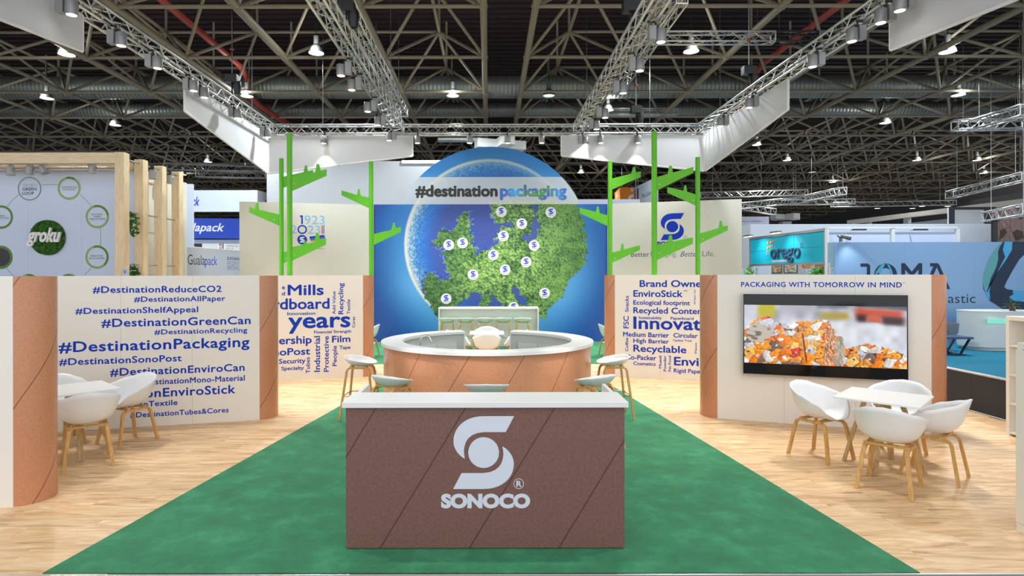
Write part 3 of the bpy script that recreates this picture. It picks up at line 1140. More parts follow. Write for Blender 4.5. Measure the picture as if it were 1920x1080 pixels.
for s, xb, xc, y0, y1 in [('Snacks', 555, 528, 340, 218), ('FSC', 556, 516, 463, 370), ('Coffee', 552, 530, 635, 533), ('Muesli', 802, 781, 763, 668),
                          ('Powder', 837, 816, 785, 668), ('Pet Food', 873, 852, 787, 668), ('All Paper Can', 1056, 1044, 285, 172), ('Flexo', 1066, 1050, 650, 570)]:
    up(p4, t4, P4, M['ink_blue'], s, 1040 + xb / 4, 1040 + xc / 4, 500 + y0 / 4, 500 + y1 / 4, bold=0.018)

# wall 5: television
ga, gb = ground(1440, 791), ground(1605, 802.5)
p5_ = Plane(ga.xy, gb.xy)
ua, ub = p5_.uz(1345, 700)[0], p5_.uz(1747, 700)[0]
q = lambda u: p5_.o + p5_.e * u
t5, p5, P5 = partition('partition_wall', 'white partition with the line on tomorrow, holding the television', q(ua), q(ub), u0=(0.22, 0.40))
on(p5, t5, P5, M['ink_blue'], 'PACKAGING WITH TOMORROW IN MIND', 1389.5, 1691, 537.8, 528.6, 1391, bold=0.018, space=1.1)
on(p5, t5, P5, M['ink_blue'], 'TM', 1692.5, 1697, 531, 529.2, 1693, bold=0.01)

# ------------------------------------------------------------------ television
TVD = 0.085
n5 = Vector((p5.e.y, -p5.e.x))
tvp = Plane(p5.o + n5 * TVD, p5.o + n5 * TVD + p5.e)
tv0, tv1 = tvp.uz(1393.3, 551), tvp.uz(1702.5, 713)
tl, trr = tvp.uz(1393.3, 551)[1], tvp.uz(1393.3, 700)[1]
U0, U1 = tvp.uz(1393.3, 600)[0], tvp.uz(1702.5, 600)[0]
Z1, Z0 = tl, trr
tv = thing('television', 'large black television on the white wall showing crushed orange bales', 'television', (p5.o.x, p5.o.y, 0), p5.ang)
MB().box(U0, U1, -TVD, -0.045, Z0, Z1).build('housing', M['black'], tv)
MB().box(U0 + 0.25, U1 - 0.25, -0.045, -0.001, Z0 + 0.2, Z1 - 0.2).build('wall_mount', M['black'], tv)
fr = MB()
for a, c, e, h in ((U0 - 0.006, U1 + 0.006, Z1, Z1 + 0.008), (U0 - 0.006, U1 + 0.006, Z0 - 0.01, Z0), (U0 - 0.006, U0, Z0, Z1), (U1, U1 + 0.006, Z0, Z1)):
    fr.box(a, c, -TVD - 0.004, -0.05, e, h)
fr.build('frame', M['steel'], tv)
M['glass_black'] = mat('glossy_black_screen', (8, 9, 14), 0.07)
MB().box(U0, U1, -TVD - 0.001, -TVD, Z0, Z1).build('screen_glass', M['glass_black'], tv)
M['tv_print'] = m_print('screen_picture', emit=0.78, rough=0.15)


def vnoise(x, y, sc, seed=0):
    """smooth value noise"""
    x, y = x / sc, y / sc
    xi, yi = np.floor(x).astype(int), np.floor(y).astype(int)
    fx, fy = x - xi, y - yi
    fx, fy = fx * fx * (3 - 2 * fx), fy * fy * (3 - 2 * fy)

    def h(a, c):
        n = (a * 374761393 + c * 668265263 + seed * 1442695041) & 0x7fffffff
        n = ((n ^ (n >> 13)) * 1274126177) & 0x7fffffff
        return ((n ^ (n >> 16)) & 0xffff) / 65535.0
    return (h(xi, yi) * (1 - fx) + h(xi + 1, yi) * fx) * (1 - fy) + (h(xi, yi + 1) * (1 - fx) + h(xi + 1, yi + 1) * fx) * fy


def cells(x, y, sc, seed=0):
    """jittered cells: distance to the nearest centre, its hash, offset from it"""
    xi, yi = np.floor(x / sc).astype(int), np.floor(y / sc).astype(int)
    best = np.full(x.shape, 1e9); second = best.copy()
    hid = np.zeros(x.shape); ox = np.zeros(x.shape); oy = np.zeros(x.shape)
    for a in (-1, 0, 1):
        for c in (-1, 0, 1):
            n = ((xi + a) * 374761393 + (yi + c) * 668265263 + seed * 97531) & 0x7fffffff
            n = ((n ^ (n >> 13)) * 1274126177) & 0x7fffffff
            h1 = (n & 0x3ff) / 1023; h2 = ((n >> 10) & 0x3ff) / 1023; h3 = ((n >> 5) & 0x7ff) / 2047
            dx, dy = x - (xi + a + 0.1 + 0.8 * h1) * sc, y - (yi + c + 0.1 + 0.8 * h2) * sc
            d = np.hypot(dx, dy)
            m = d < best
            second = np.where(m, best, np.minimum(second, d))
            hid = np.where(m, h3, hid); ox = np.where(m, dx, ox); oy = np.where(m, dy, oy)
            best = np.where(m, d, best)
    return best / sc, second / sc, hid, ox / sc, oy / sc


def inpoly(x, y, poly):
    r = np.zeros(x.shape, bool)
    n = len(poly)
    for i in range(n):
        (x0, y0), (x1, y1) = poly[i], poly[(i + 1) % n]
        if y0 == y1:
            continue
        c = ((y0 > y) != (y1 > y)) & (x < (x1 - x0) * (y - y0) / (y1 - y0) + x0)
        r ^= c
    return r


def lin(rgb):
    c = np.asarray(rgb, float) / 255
    return np.where(c <= 0.04045, c / 12.92, ((c + 0.055) / 1.055) ** 2.4)


def mixc(a, c, t):
    return a * (1 - t[..., None]) + np.asarray(c, float) * t[..., None]


def print_grid(name, m, parent, xs, ys, paint, pos, gain=1.0):
    """a grid of printed colour; xs, ys: 2-D arrays in picture units"""
    h, w = xs.shape
    col = paint(xs, ys)
    me = bpy.data.meshes.new(name)
    co = pos(xs, ys).reshape(-1, 3)
    idx = np.arange(h * w).reshape(h, w)
    f = np.stack([idx[:-1, :-1], idx[1:, :-1], idx[1:, 1:], idx[:-1, 1:]], -1).reshape(-1, 4)
    me.vertices.add(len(co)); me.vertices.foreach_set('co', co.ravel())
    me.loops.add(f.size); me.loops.foreach_set('vertex_index', f.ravel().astype(np.int32))
    me.polygons.add(len(f))
    me.polygons.foreach_set('loop_start', (np.arange(len(f)) * 4).astype(np.int32))
    me.update(calc_edges=True)
    ca = me.color_attributes.new('print', 'FLOAT_COLOR', 'POINT')
    rgba = np.ones((h * w, 4), np.float32); rgba[:, :3] = lin(np.clip(col, 0, 255)).reshape(-1, 3) * gain
    ca.data.foreach_set('color', rgba.ravel())
    me.materials.append(m)
    return obj(name, me, parent)


def sstep(a, c, x):
    t = np.clip((x - a) / (c - a), 0, 1)
    return t * t * (3 - 2 * t)


def paint_tv(x, y):
    """picture on the television: blurred yard, a bale of flattened orange packs; x 0..1730, y 0..650"""
    base = np.ones(x.shape + (3,)) * np.array([206, 208, 218.])
    n = vnoise(x, y, 90, 3)
    base = mixc(base, (150, 155, 165), n * sstep(250, 180, y) * 0.7 + n * 0.35)
    base = mixc(base, (236, 238, 245), sstep(120, 200, y) * vnoise(x, y, 70, 5) * 0.9)
    bx = lambda a, c, s: sstep(a - s, a + s, x) * sstep(c + s, c - s, x)
    by = lambda a, c, s: sstep(a - s, a + s, y) * sstep(c + s, c - s, y)
    base = mixc(base, (192, 178, 30), bx(160, 345, 45) * by(-50, 135, 45))
    base = mixc(base, (170, 165, 175), bx(390, 760, 40) * by(-50, 110, 40) * 0.6)
    base = mixc(base, (178, 150, 50), bx(840, 1140, 45) * by(75, 145, 36) * 0.9)
    base = mixc(base, (96, 88, 110), bx(800, 1130, 40) * by(-60, 30, 25) * 0.7)
    yy = y - (x - 1220) * 0.06
    bxx = lambda a, c, s: sstep(a - s, a + s, x) * sstep(c + s, c - s, x)
    byy = lambda a, c, s: sstep(a - s, a + s, yy) * sstep(c + s, c - s, yy)
    base = mixc(base, (60, 60, 80), bxx(1230, 1760, 30) * byy(-60, 10, 20) * 0.7)
    base = mixc(base, (200, 76, 52), bxx(1210, 1690, 55) * byy(18, 112, 34))
    base = mixc(base, (58, 30, 34), np.clip(bxx(1225, 1330, 40) * byy(85, 160, 30) + bxx(1480, 1700, 45) * byy(90, 170, 30), 0, 1))
    base = mixc(base, (196, 92, 66), bxx(1330, 1480, 20) * byy(100, 160, 16))
    # the pile
    jx, jy = x + (vnoise(x, y, 26, 8) - 0.5) * 34, y + (vnoise(x, y, 22, 9) - 0.5) * 26
    main = [(-20, 330), (60, 210), (170, 140), (260, 128), (400, 190), (470, 200), (580, 185), (700, 170), (820, 160), (925, 140), (960, 230), (1000, 285),
            (1000, 340), (1075, 330), (1100, 400), (1110, 480), (1160, 520), (1180, 700), (-20, 700)]
    right = [(1110, 470), (1200, 430), (1330, 395), (1430, 420), (1520, 440), (1640, 470), (1760, 520), (1760, 700), (1110, 700)]
    inside = inpoly(jx, jy, main) | inpoly(jx, jy, right)
    wx = x + (vnoise(x, y, 60, 12) - 0.5) * 70
    wy = (y + (vnoise(x, y, 60, 13) - 0.5) * 70) * 1.5
    d1, d2, h, ox, oy = cells(wx + wy * 0.3, wy, 104, 4)
    pal = np.array([(246, 140, 22), (250, 158, 40), (238, 120, 26), (222, 214, 208), (246, 176, 84), (198, 196, 204), (232, 96, 30), (250, 196, 110),
                    (242, 132, 20), (236, 226, 218), (206, 58, 36), (226, 150, 70), (244, 148, 28), (120, 96, 84)], float)
    c = pal[np.minimum((h * len(pal)).astype(int), len(pal) - 1)]
    tone = 0.86 + 0.3 * vnoise(x, y, 18, 21) + 0.16 * ox - 0.12 * oy
    c = np.clip(c * tone[..., None], 0, 255)
    e1, e2, hh, _, _ = cells(x + y * 0.4, y * 1.3, 30, 9)
    c = np.where(((hh > 0.88) & (d1 < 0.22))[..., None], np.array([90, 80, 84.]), c)
    c = np.where(((hh < 0.07) & (d1 < 0.3))[..., None], np.array([244, 244, 248.]), c)
    c = mixc(c, (54, 34, 26), sstep(0.10, 0.02, d2 - d1) * sstep(0.35, 0.6, vnoise(x, y, 50, 31)) * 0.9)
    # grey board lump, the board edge and the torn side of the bale
    lump = inpoly(jx, jy, [(5, 330), (60, 240), (180, 160), (300, 150), (410, 195), (340, 260), (330, 330), (190, 430), (60, 400)])
    lc = mixc(np.ones(x.shape + (3,)) * np.array([196, 184, 168.]), (90, 84, 82), sstep(0.62, 0.85, vnoise(x * 0.5 + y * 0.3, y * 1.6 - x * 0.3, 44, 41)) * 0.8)
    lc = np.where(inpoly(jx, jy, [(180, 170), (290, 146), (420, 200), (300, 250), (200, 215)])[..., None], np.array([206, 208, 216.]) * (0.85 + 0.3 * vnoise(x, y, 14, 6))[..., None], lc)
    c = np.where(lump[..., None], lc, c)
    strip = inpoly(jx, jy, [(1010, 345), (1075, 335), (1105, 400), (1080, 650), (1000, 650), (1000, 420)])
    c = np.where(strip[..., None], np.array([172, 160, 142.]) * (0.8 + 0.4 * vnoise(x, y * 0.3, 12, 4))[..., None], c)
    side = inpoly(x, y, [(840, 300), (930, 150), (1000, 300), (1000, 640), (880, 640)]) & ~strip
    sc_ = pal[np.minimum((vnoise(x * 2.2 + y * 0.25, y * 0.18, 20, 77) * len(pal)).astype(int), len(pal) - 1)] * (0.55 + 0.65 * vnoise(x * 3, y, 22, 7))[..., None]
    c = np.where((side & (x > 900 - (y - 150) * 0.05))[..., None], sc_, c)
    c = mixc(c, (50, 24, 20), sstep(14, 2, np.abs(x - (650 + (y - 300) * 0.14))) * sstep(280, 330, y) * sstep(660, 560, y) * 0.85)
    out = np.where(inside[..., None], c, base)
    return out


gy, gx = np.mgrid[0:650:112j, 0:1730:300j]
pu0, pu1 = tvp.uz(1395.5, 640)[0], tvp.uz(1700.3, 640)[0]
pz1, pz0 = tvp.uz(1395.5, 571.3)[1], tvp.uz(1395.5, 679.5)[1]
print_grid('screen_picture', M['tv_print'], tv, gx, gy, paint_tv,
           lambda x, y: np.stack([pu0 + x / 1730 * (pu1 - pu0), np.full(x.shape, -TVD - 0.0018), pz1 - y / 650 * (pz1 - pz0)], -1))
MB().box((U0 + U1) / 2 - 0.03, (U0 + U1) / 2 + 0.03, -TVD - 0.006, -TVD - 0.003, Z0 - 0.008, Z0 - 0.002).build('badge', M['steel'], tv)

# ------------------------------------------------------------------ front counter
CD = 4.325
cx0, cx1 = (648 - CX) / F * CD, (1170.5 - CX) / F * CD
ctr = thing('reception_counter', 'brown reception counter with white top and a pale emblem on its front', 'counter', ((cx0 + cx1) / 2, CD, 0.007))
hw = (cx1 - cx0) / 2
b = MB()
ztop = 1.034
zz = (0.008, ztop)
fp = [(-hw, 0, zz[0]), (hw, 0, zz[0]), (hw, 0, zz[1]), (-hw, 0, zz[1])]
uvk = [(x + 0.0 + 0.445, z) for x, _, z in fp]
b.add(fp, [(0, 1, 2, 3)], [uvk])
bk = [(x, 0.04, z) for x, _, z in fp]
b.add(fp + bk, [(5, 4, 7, 6), (0, 3, 7, 4), (1, 5, 6, 2), (3, 2, 6, 7), (0, 4, 5, 1)], [[(0.1, 0)] * 4] * 5)
b.build('front_panel', M['kraft_dark'], ctr, fix=False)
MB().box(-hw + 0.04, hw - 0.04, 0.05, 0.62, 0, 0.05).build('plinth', M['black'], ctr)
for sx in (-1, 1):
    x0, x1 = sorted((sx * hw, sx * (hw - 0.03)))
    MB().box(x0, x1, 0.04, 0.72, 0.008, 1.034).build('side_panel', M['white'], ctr)
    MB().box(x0, x1, 0.365, 0.72, 1.034, 1.068).build('side_top_edge', M['white'], ctr)
MB().bevel_box(-hw - 0.022, hw + 0.022, -0.03, 0.34, 1.034, 1.074, 0.003).build('counter_top', M['white'], ctr)
MB().box(-hw + 0.03, hw - 0.03, 0.30, 0.70, 0.72, 0.75).build('desk_shelf', M['white'], ctr)
cen = atd(600 + 872 / 2.842, 700 + 422 / 2.842, CD)
kpx = CD / F / 2.842
Pc = lambda x, z, q: (x - ctr.location.x, -0.0012 - q, z - 0.007)
flat(s_emblem(cen.x, cen.z, kpx), M['logo_grey'], ctr, Pc, 0, 'emblem')


def pxc(zx, zy):
    p = atd(600 + zx / 2.842, 700 + zy / 2.842, CD)
    return p.x, p.z


a, c_ = pxc(645, 719), pxc(1120, 641)
letter('SONOCO', M['logo_grey'], ctr, Pc, a[0], c_[0], a[1], c_[1], bold=0.06, res=4, name='lettering', space=1.0)
rc = pxc(1059, 588)
b = MB()
ring_faces(b, Pc, 0, rc[0], rc[1], 24.5 * kpx, 27.5 * kpx)
b.build('mark_ring', M['logo_grey'], ctr, fix=False)
letter('R', M['logo_grey'], ctr, Pc, rc[0] - 13 * kpx, rc[0] + 15 * kpx, rc[1] - 16 * kpx, rc[1] + 16 * kpx, bold=0.04)

# ------------------------------------------------------------------ round bar
BX, BY, BR, BI, BH = -0.027, 8.30, 1.46, 1.17, 1.10
bar = thing('round_bar', 'round bar with brown wound-paper front and white ring top', 'bar', (BX, BY, 0.007))
ga_ = math.asin(0.395 / 1.3)
A0, A1 = PI / 2 + ga_, PI / 2 - ga_ + 2 * PI
MB().arc_wall((0, 0), BR - 0.06, BR - 0.035, 0.0, BH - 0.042, A0, A1, 96, True, 0.38).build('front_skin', M['kraft'], bar, 'auto')
MB().arc_wall((0, 0), BI + 0.035, BR - 0.061, 0.0, BH - 0.043, A0, A1, 96).build('core', M['inner_grey'], bar, 'auto')
MB().arc_wall((0, 0), BI, BR, BH - 0.042, BH - 0.003, A0, A1, 120).build('ring_top', M['white'], bar, 'auto')
for s in (A0, A1):
    r0, r1 = BI + 0.02, BR - 0.02
    ca, sa = math.cos(s), math.sin(s)
    tx, ty = (-sa * 0.012, ca * 0.012)
    b = MB()
    b.add([(r * ca + k * tx, r * sa + k * ty, z) for k in (-1, 1) for r, z in ((r0, 0), (r1, 0), (r1, BH - 0.043), (r0, BH - 0.043))],
          [(0, 1, 2, 3), (7, 6, 5, 4), (0, 4, 5, 1), (1, 5, 6, 2), (2, 6, 7, 3), (3, 7, 4, 0)])
    b.build('end_panel', M['white'], bar)
inner = [(A0 + 0.12, A0 + 1.05), (A1 - 1.05, A1 - 0.12)]
for a0, a1 in inner:
    n = 3
    for k in range(n):
        s0, s1 = a0 + (a1 - a0) * k / n + 0.004, a0 + (a1 - a0) * (k + 1) / n - 0.004
        MB().arc_wall((0, 0), BI - 0.02, BI + 0.034, 0.06, 0.93, s0, s1, 8).build('inner_door', M['white_side'], bar, 'auto')
MB().arc_wall((0, 0), 0.72, BI + 0.03, 0.86, 0.90, PI + 0.02, PI + 1.15, 24).build('worktop', M['white'], bar, 'auto')
MB().arc_wall((0, 0), 0.76, BI + 0.03, 0.0, 0.859, PI + 0.05, PI + 1.12, 24).build('under_cabinet', M['white_side'], bar, 'auto')
tap = thing('kitchen_tap', 'chrome arched tap inside the round bar', 'tap', (BX - 0.92, BY - 0.12, 0.907))
MB().lathe([(0, 0), (0.032, 0), (0.03, 0.03), (0.02, 0.04), (0.02, 0.10), (0, 0.10)], 12).build('base', M['chrome'], tap, True)
MB().pipe([(0, 0, 0.09), (0, 0, 0.16)] + [(0.075 - 0.075 * math.cos(a), -0.01 * a, 0.19 + 0.075 * math.sin(a)) for a in [k * PI / 8 for k in range(9)]] + [(0.152, -0.03, 0.16)], 0.011, 10).build('spout', M['chrome'], tap, True)
MB().tube((0.0, -0.02, 0.07), (-0.02, -0.10, 0.10), 0.008, 8).build('lever', M['chrome'], tap, True)
o = MB().lathe([(0, 0), (0.05, 0), (0.055, 0.004), (0.05, 0.008), (0, 0.008)], 18).build('cable_cover', M['white_side'], None, True, (BX - 0.72, BY + 1.08, BH + 0.004))
tag(o, 'small round cover set in the white bar top near its gap', 'cable cover')

# ------------------------------------------------------------------ shell chairs and stools
def interp(tab, a):
    for (a0, v0), (a1, v1) in zip(tab, tab[1:]):
        if a <= a1:
            t = (a - a0) / (a1 - a0)
            t = t * t * (3 - 2 * t) * 0.6 + t * 0.4
            return v0 + (v1 - v0) * t
    return tab[-1][1]


def shell_mesh(name, rim, rad, seat, thick, yoff, nexp, m, n=48, k=12):
    vs, fs = [], []
    vs.append((0, yoff, seat))
    for j in range(1, k + 1):
        a = j / k * PI / 2
        for i in range(n):
            phi = 360 * i / n
            f = phi if phi <= 180 else 360 - phi
            R, h = interp(rad, f), interp(rim, f)
            # from the flat seat round a soft bend, then a straight wall that flares at the rim
            c1, c2, hh = interp(nexp, f), 0.84, (h - seat)
            t = j / k
            rr = R * (3 * c1 * t * (1 - t) ** 2 + 3 * c2 * t * t * (1 - t) + t ** 3)
            zz = seat + hh * (3 * 0.40 * t * t * (1 - t) + t ** 3)
            if f < 60:
                w = (1 - f / 60) ** 1.5
                zz = zz * (1 - w) + (seat + hh * (rr / R) ** 3) * w
            lean = max(0.0, (zz - seat)) * 0.10 * max(0.0, -math.cos(math.radians(f)))
            vs.append(((rr) * math.sin(math.radians(phi)) * (1 + 0.10 * max(0, zz - seat)), yoff + rr * math.cos(math.radians(phi)) - lean, zz))
    for i in range(n):
        fs.append((0, 1 + (i + 1) % n, 1 + i))
    for j in range(k - 1):
        for i in range(n):
            fs.append((1 + j * n + i, 1 + j * n + (i + 1) % n, 1 + (j + 1) * n + (i + 1) % n, 1 + (j + 1) * n + i))
    me = bpy.data.meshes.new(name)
    me.from_pydata(vs, [], fs)
    bm = bmesh.new(); bm.from_mesh(me)
    bmesh.ops.recalc_face_normals(bm, faces=bm.faces)
    bmesh.ops.solidify(bm, geom=bm.faces[:], thickness=thick)
    bmesh.ops.recalc_face_normals(bm, faces=bm.faces)
    bm.to_mesh(me); bm.free()
    me.materials.append(m)
    me.polygons.foreach_set('use_smooth', [True] * len(me.polygons))
    return me


CH_SHELL = shell_mesh('seat_shell', [(0, 0.452), (20, 0.458), (40, 0.51), (62, 0.622), (92, 0.69), (125, 0.74), (155, 0.785), (180, 0.798)],
                      [(0, 0.235), (30, 0.27), (60, 0.295), (95, 0.295), (140, 0.282), (180, 0.258)], 0.435, 0.008, 0.0,
                      [(0, 0.6), (60, 0.76), (120, 0.90), (180, 0.88)], M['shell'])
ST_SHELL = shell_mesh('seat_shell', [(0, 0.765), (25, 0.768), (50, 0.785), (80, 0.812), (110, 0.836), (150, 0.858), (180, 0.862)],
                      [(0, 0.225), (35, 0.235), (70, 0.235), (110, 0.235), (150, 0.225), (180, 0.20)], 0.716, 0.008, 0.0,
                      [(0, 0.5), (90, 0.55), (180, 0.6)], M['shell'])


def frame_parts(t, ztop, xt, xb, yf, yb_, yft, ybt, w, h, foot=None):
    """four bent legs; each side's pair meets under the seat in a rounded arch"""
    for sx in (-1, 1):
        for sy, y0, yt in ((1, yf, yft), (-1, yb_, ybt)):
            foot_p = Vector((sx * xb, y0, 0))
            knee = Vector((sx * xt, yt, ztop))
            d = (knee - foot_p).normalized()
            rr = 0.055
            pts = [foot_p, foot_p.lerp(knee, 0.5)]
            s0 = knee - d * rr
            s1 = Vector((sx * xt, yt - sy * rr, ztop))
            for kk in range(6):
                u = kk / 5
                pts.append(s0 * (1 - u) ** 2 + knee * 2 * u * (1 - u) + s1 * u * u)
            pts.append(Vector((sx * xt, 0.0, ztop)))
            MB().sweep(pts, w, h, (1, 0, 0)).build('leg', M['oak'], t)
    for y in (ybt * 0.62, yft * 0.62):
        MB().box(-xt - w / 2, xt + w / 2, y - 0.02, y + 0.02, ztop + h * 0.30, ztop + h * 0.30 + 0.022).build('cross_bar', M['oak'], t)


def make_chair():
    t = thing('shell_chair', 'chair', 'chair', (0, 0, 0), 0, 'white shell armchairs')
    obj('seat_shell', CH_SHELL, t)
    frame_parts(t, 0.402, 0.165, 0.215, 0.235, -0.235, 0.165, -0.165, 0.034, 0.026)
    return t


def make_stool():
    t = thing('bar_stool', 'stool', 'stool', (0, 0, 0), 0, 'white shell bar stools')
    obj('seat_shell', ST_SHELL, t)
    frame_parts(t, 0.705, 0.145, 0.225, 0.24, -0.24, 0.15, -0.15, 0.030, 0.026)
    zf = 0.32
    fx = 0.145 + (0.225 - 0.145) * (1 - zf / 0.705)
    fy = 0.15 + 0.09 * (1 - zf / 0.705)
    MB().pipe([(-fx, -fy, zf), (fx, -fy, zf), (fx, fy, zf), (-fx, fy, zf), (-fx, -fy, zf)], 0.008, 6).build('foot_rest', M['steel'], t, True)
    return t


CHAIR, STOOL = make_chair(), make_stool()
used = {}


def place(proto, x, y, face, label, z=0.0):
    rz = math.atan2(face[1], face[0]) - PI / 2
    if proto.name not in used:
        used[proto.name] = 1
        proto.location = (x, y, z); proto.rotation_euler = (0, 0, rz); proto['label'] = label
        return proto
    return dup(proto, (x, y, z), rz, label)


TABLE = None


def table(x, y, rz, label, z=0.0):
    global TABLE
    if TABLE:
        return dup(TABLE, (x, y, z), rz, label)
    t = TABLE = thing('square_table', label, 'table', (x, y, z), rz, 'white square tables on oak legs')
    MB().bevel_box(-0.372, 0.372, -0.372, 0.372, 0.722, 0.740, 0.003).build('table_top', M['white'], t)
    for k in range(4):
        a = k * PI / 2
        d = Vector((math.cos(a), math.sin(a), 0))
        s = Vector((-math.sin(a), math.cos(a), 0))
        MB().sweep([d * 0.36, d * 0.27 + Vector((0, 0, 0.34)), d * 0.16 + Vector((0, 0, 0.69))], 0.058, 0.034, s, [0.85, 1, 1.1]).build('leg', M['oak_table'], t)
        MB().sweep([d * 0.02 + Vector((0, 0, 0.705)), d * 0.31 + Vector((0, 0, 0.705))], 0.05, 0.032, s).build('top_rail', M['oak_table'], t)
    return t


# table group in front of the television
A_, B2, C_, D_ = [ground(px, py, 0.74) for px, py in ((1567, 743), (1597, 724), (1745, 742.5), (1727.5, 765))]
tc_ = (A_ + B2 + C_ + D_) / 4
dv = (C_ - A_).xy.normalized()
rzt = math.atan2(dv.y, dv.x) - PI / 4
table(tc_.x, tc_.y, rzt, 'white square table among the four chairs under the television')
ux = Vector((math.cos(rzt), math.sin(rzt))); uy = Vector((-ux.y, ux.x))


def gp(px, py):
    return ground(px, py).xy


def from_feet(a, c, face):
    """centre from the two rear feet seen in the photo"""
    f = Vector(face).normalized()
    return (gp(*a) + gp(*c)) / 2 + f * 0.235, f


# rear feet on the floor fix each chair
p = gp(1486, 851); pf = gp(1564.5, 874.5); pr = gp(1512, 839)
f = (pf - p).normalized()
c = (pf + pr) / 2
place(CHAIR, c.x + 0.01, c.y, f, 'white shell chair turned to the table, its back against the television wall, beside the carpet')
p1, p2_ = gp(1805, 912), gp(1821, 894)
f = Vector((-0.66, 0.75)).normalized()
c = (p1 + p2_) / 2 + f * 0.235
place(CHAIR, c.x - 0.03, c.y, f, 'white shell chair with its back to the cream shelves, at the table under the television')
p1, p2_ = gp(1612.5, 916), gp(1702.5, 939)
f = Vector((0.70, 0.71)).normalized()
c = (p1 + p2_) / 2 + f * 0.235
place(CHAIR, c.x, c.y, f, 'white shell chair seen from behind, nearest the viewer at the television table')
f = Vector((-0.72, -0.69)).normalized()
c = Vector((tc_.x, tc_.y)) - f * 0.62
place(CHAIR, c.x, c.y, f, 'white shell chair behind the table, right in front of the television')

# table group at the hashtag wall
R_, Bk = ground(226, 727.5, 0.74).xy, ground(189, 712, 0.74).xy
u = (Bk - R_).normalized(); v = Vector((u.y, -u.x)) * -1
v = Vector((-u.y, u.x))
if v.y > 0:
    v = -v
tcl = R_ + u * 0.372 + v * 0.372
table(tcl.x, tcl.y, math.atan2(u.y, u.x), 'white square table half hidden by the wide brown column')
a, b_, c3 = gp(211, 844), gp(286, 824), gp(265, 814)
f = (a - b_).normalized()
c = (a + c3) / 2
place(CHAIR, c.x, c.y, f, 'white shell chair side-on in front of the hashtag wall')
a, b_ = gp(131, 890), gp(208, 872)
f = Vector((-0.60, 0.80)).normalized()
c = (a + b_) / 2 + f * 0.235
place(CHAIR, c.x - 0.02, c.y, f, 'white shell chair seen from behind, tucked beside the wide brown column')
c = tcl - (-u) * 0.60
place(CHAIR, c.x - 0.06, c.y + 0.06, -u, 'white shell chair at the hashtag wall, only its back edge showing past the column')

# table group behind the bar
tx, ty, tz = -0.05, 13.05, 0.0
table(tx, ty, 0, 'white square table seen through the gap of the round bar')
place(CHAIR, tx, ty - 0.62, (0, 1), 'white shell chair seen from behind through the gap of the round bar')
place(CHAIR, tx - 0.60, ty + 0.02, (1, 0), 'white shell chair seen through the bar gap, on the tap side of its table')
place(CHAIR, tx + 0.62, ty + 0.02, (-1, 0), 'white shell chair seen through the bar gap, on the side away from the tap')
place(CHAIR, tx, ty + 0.62, (0, -1), 'white shell chair facing the viewer behind the table at the bar gap')
# tables hidden behind the word-cloud walls, one chair of each showing
p = ground(1124, 664)
place(CHAIR, p.x + 0.19, 14.55, (1, 0.12), 'white shell chair peeping out behind the brown end beside the words FSC and Coffee', 0.0065)
table(p.x + 0.19 + 0.62, 14.6, 0, 'white square table hidden behind the word Innova wall', 0.0065)
place(CHAIR, -2.98, 14.55, (-1, 0.12), 'white shell chair almost hidden behind the brown end of the years wall', 0.0065)
table(-2.98 - 0.62, 14.6, 0, 'white square table hidden behind the years wall', 0.0065)

# bar stools round the bar
bc = Vector((BX, BY))
for px, py, z, lab, dy in [(676, 681, 0.80, 'white bar stool standing free at the carpet edge by the years wall', 0), (735, 720, 0.80, 'white bar stool between the counter and the bar, on the hashtag side', 0),
                           (912, 726, 0.85, 'white bar stool seen from behind, in the middle of the bar front', 0.2), (1115, 720, 0.80, 'white bar stool between the counter and the bar, on the television side', 0),
                           (1149, 681, 0.80, 'white bar stool standing free at the carpet edge by the word Innova wall', 0)]:
    if px in (676, 1149):
        d = 8.38
    elif px == 912:
        d = 6.38
    else:
        d = 6.85
    x = (px - CX) / F * d
    f = bc - Vector((x, d))
    place(STOOL, x, d, f, lab, 0.007)

# tall table with five stools
hb = thing('high_table', 'long white high table in front of the globe backdrop', 'table', (0.0, 16.3, 0.0065))
hx0, hx1 = (822 - CX) / F * 16.3, (1010 - CX) / F * 16.3
MB().bevel_box(hx0, hx1, 0, 0.5, 1.06, 1.10, 0.004).build('table_top', M['white'], hb)
MB().box(hx0 + 0.03, hx1 - 0.03, 0.25, 0.28, 0.0, 1.06).build('modesty_panel', M['white'], hb)
for x in (hx0, hx1 - 0.03):
    MB().box(x, x + 0.03, 0.0, 0.5, 0.0, 1.06).build('side_panel', M['white'], hb)
for k, px in enumerate((838, 872.5, 908, 943, 980)):
    x = (px - CX) / F * 15.95
    place(STOOL, x, 15.95, (0, 1), f'{ORD[k]} bar stool from the tap side in the row at the long high table', 0.0065)

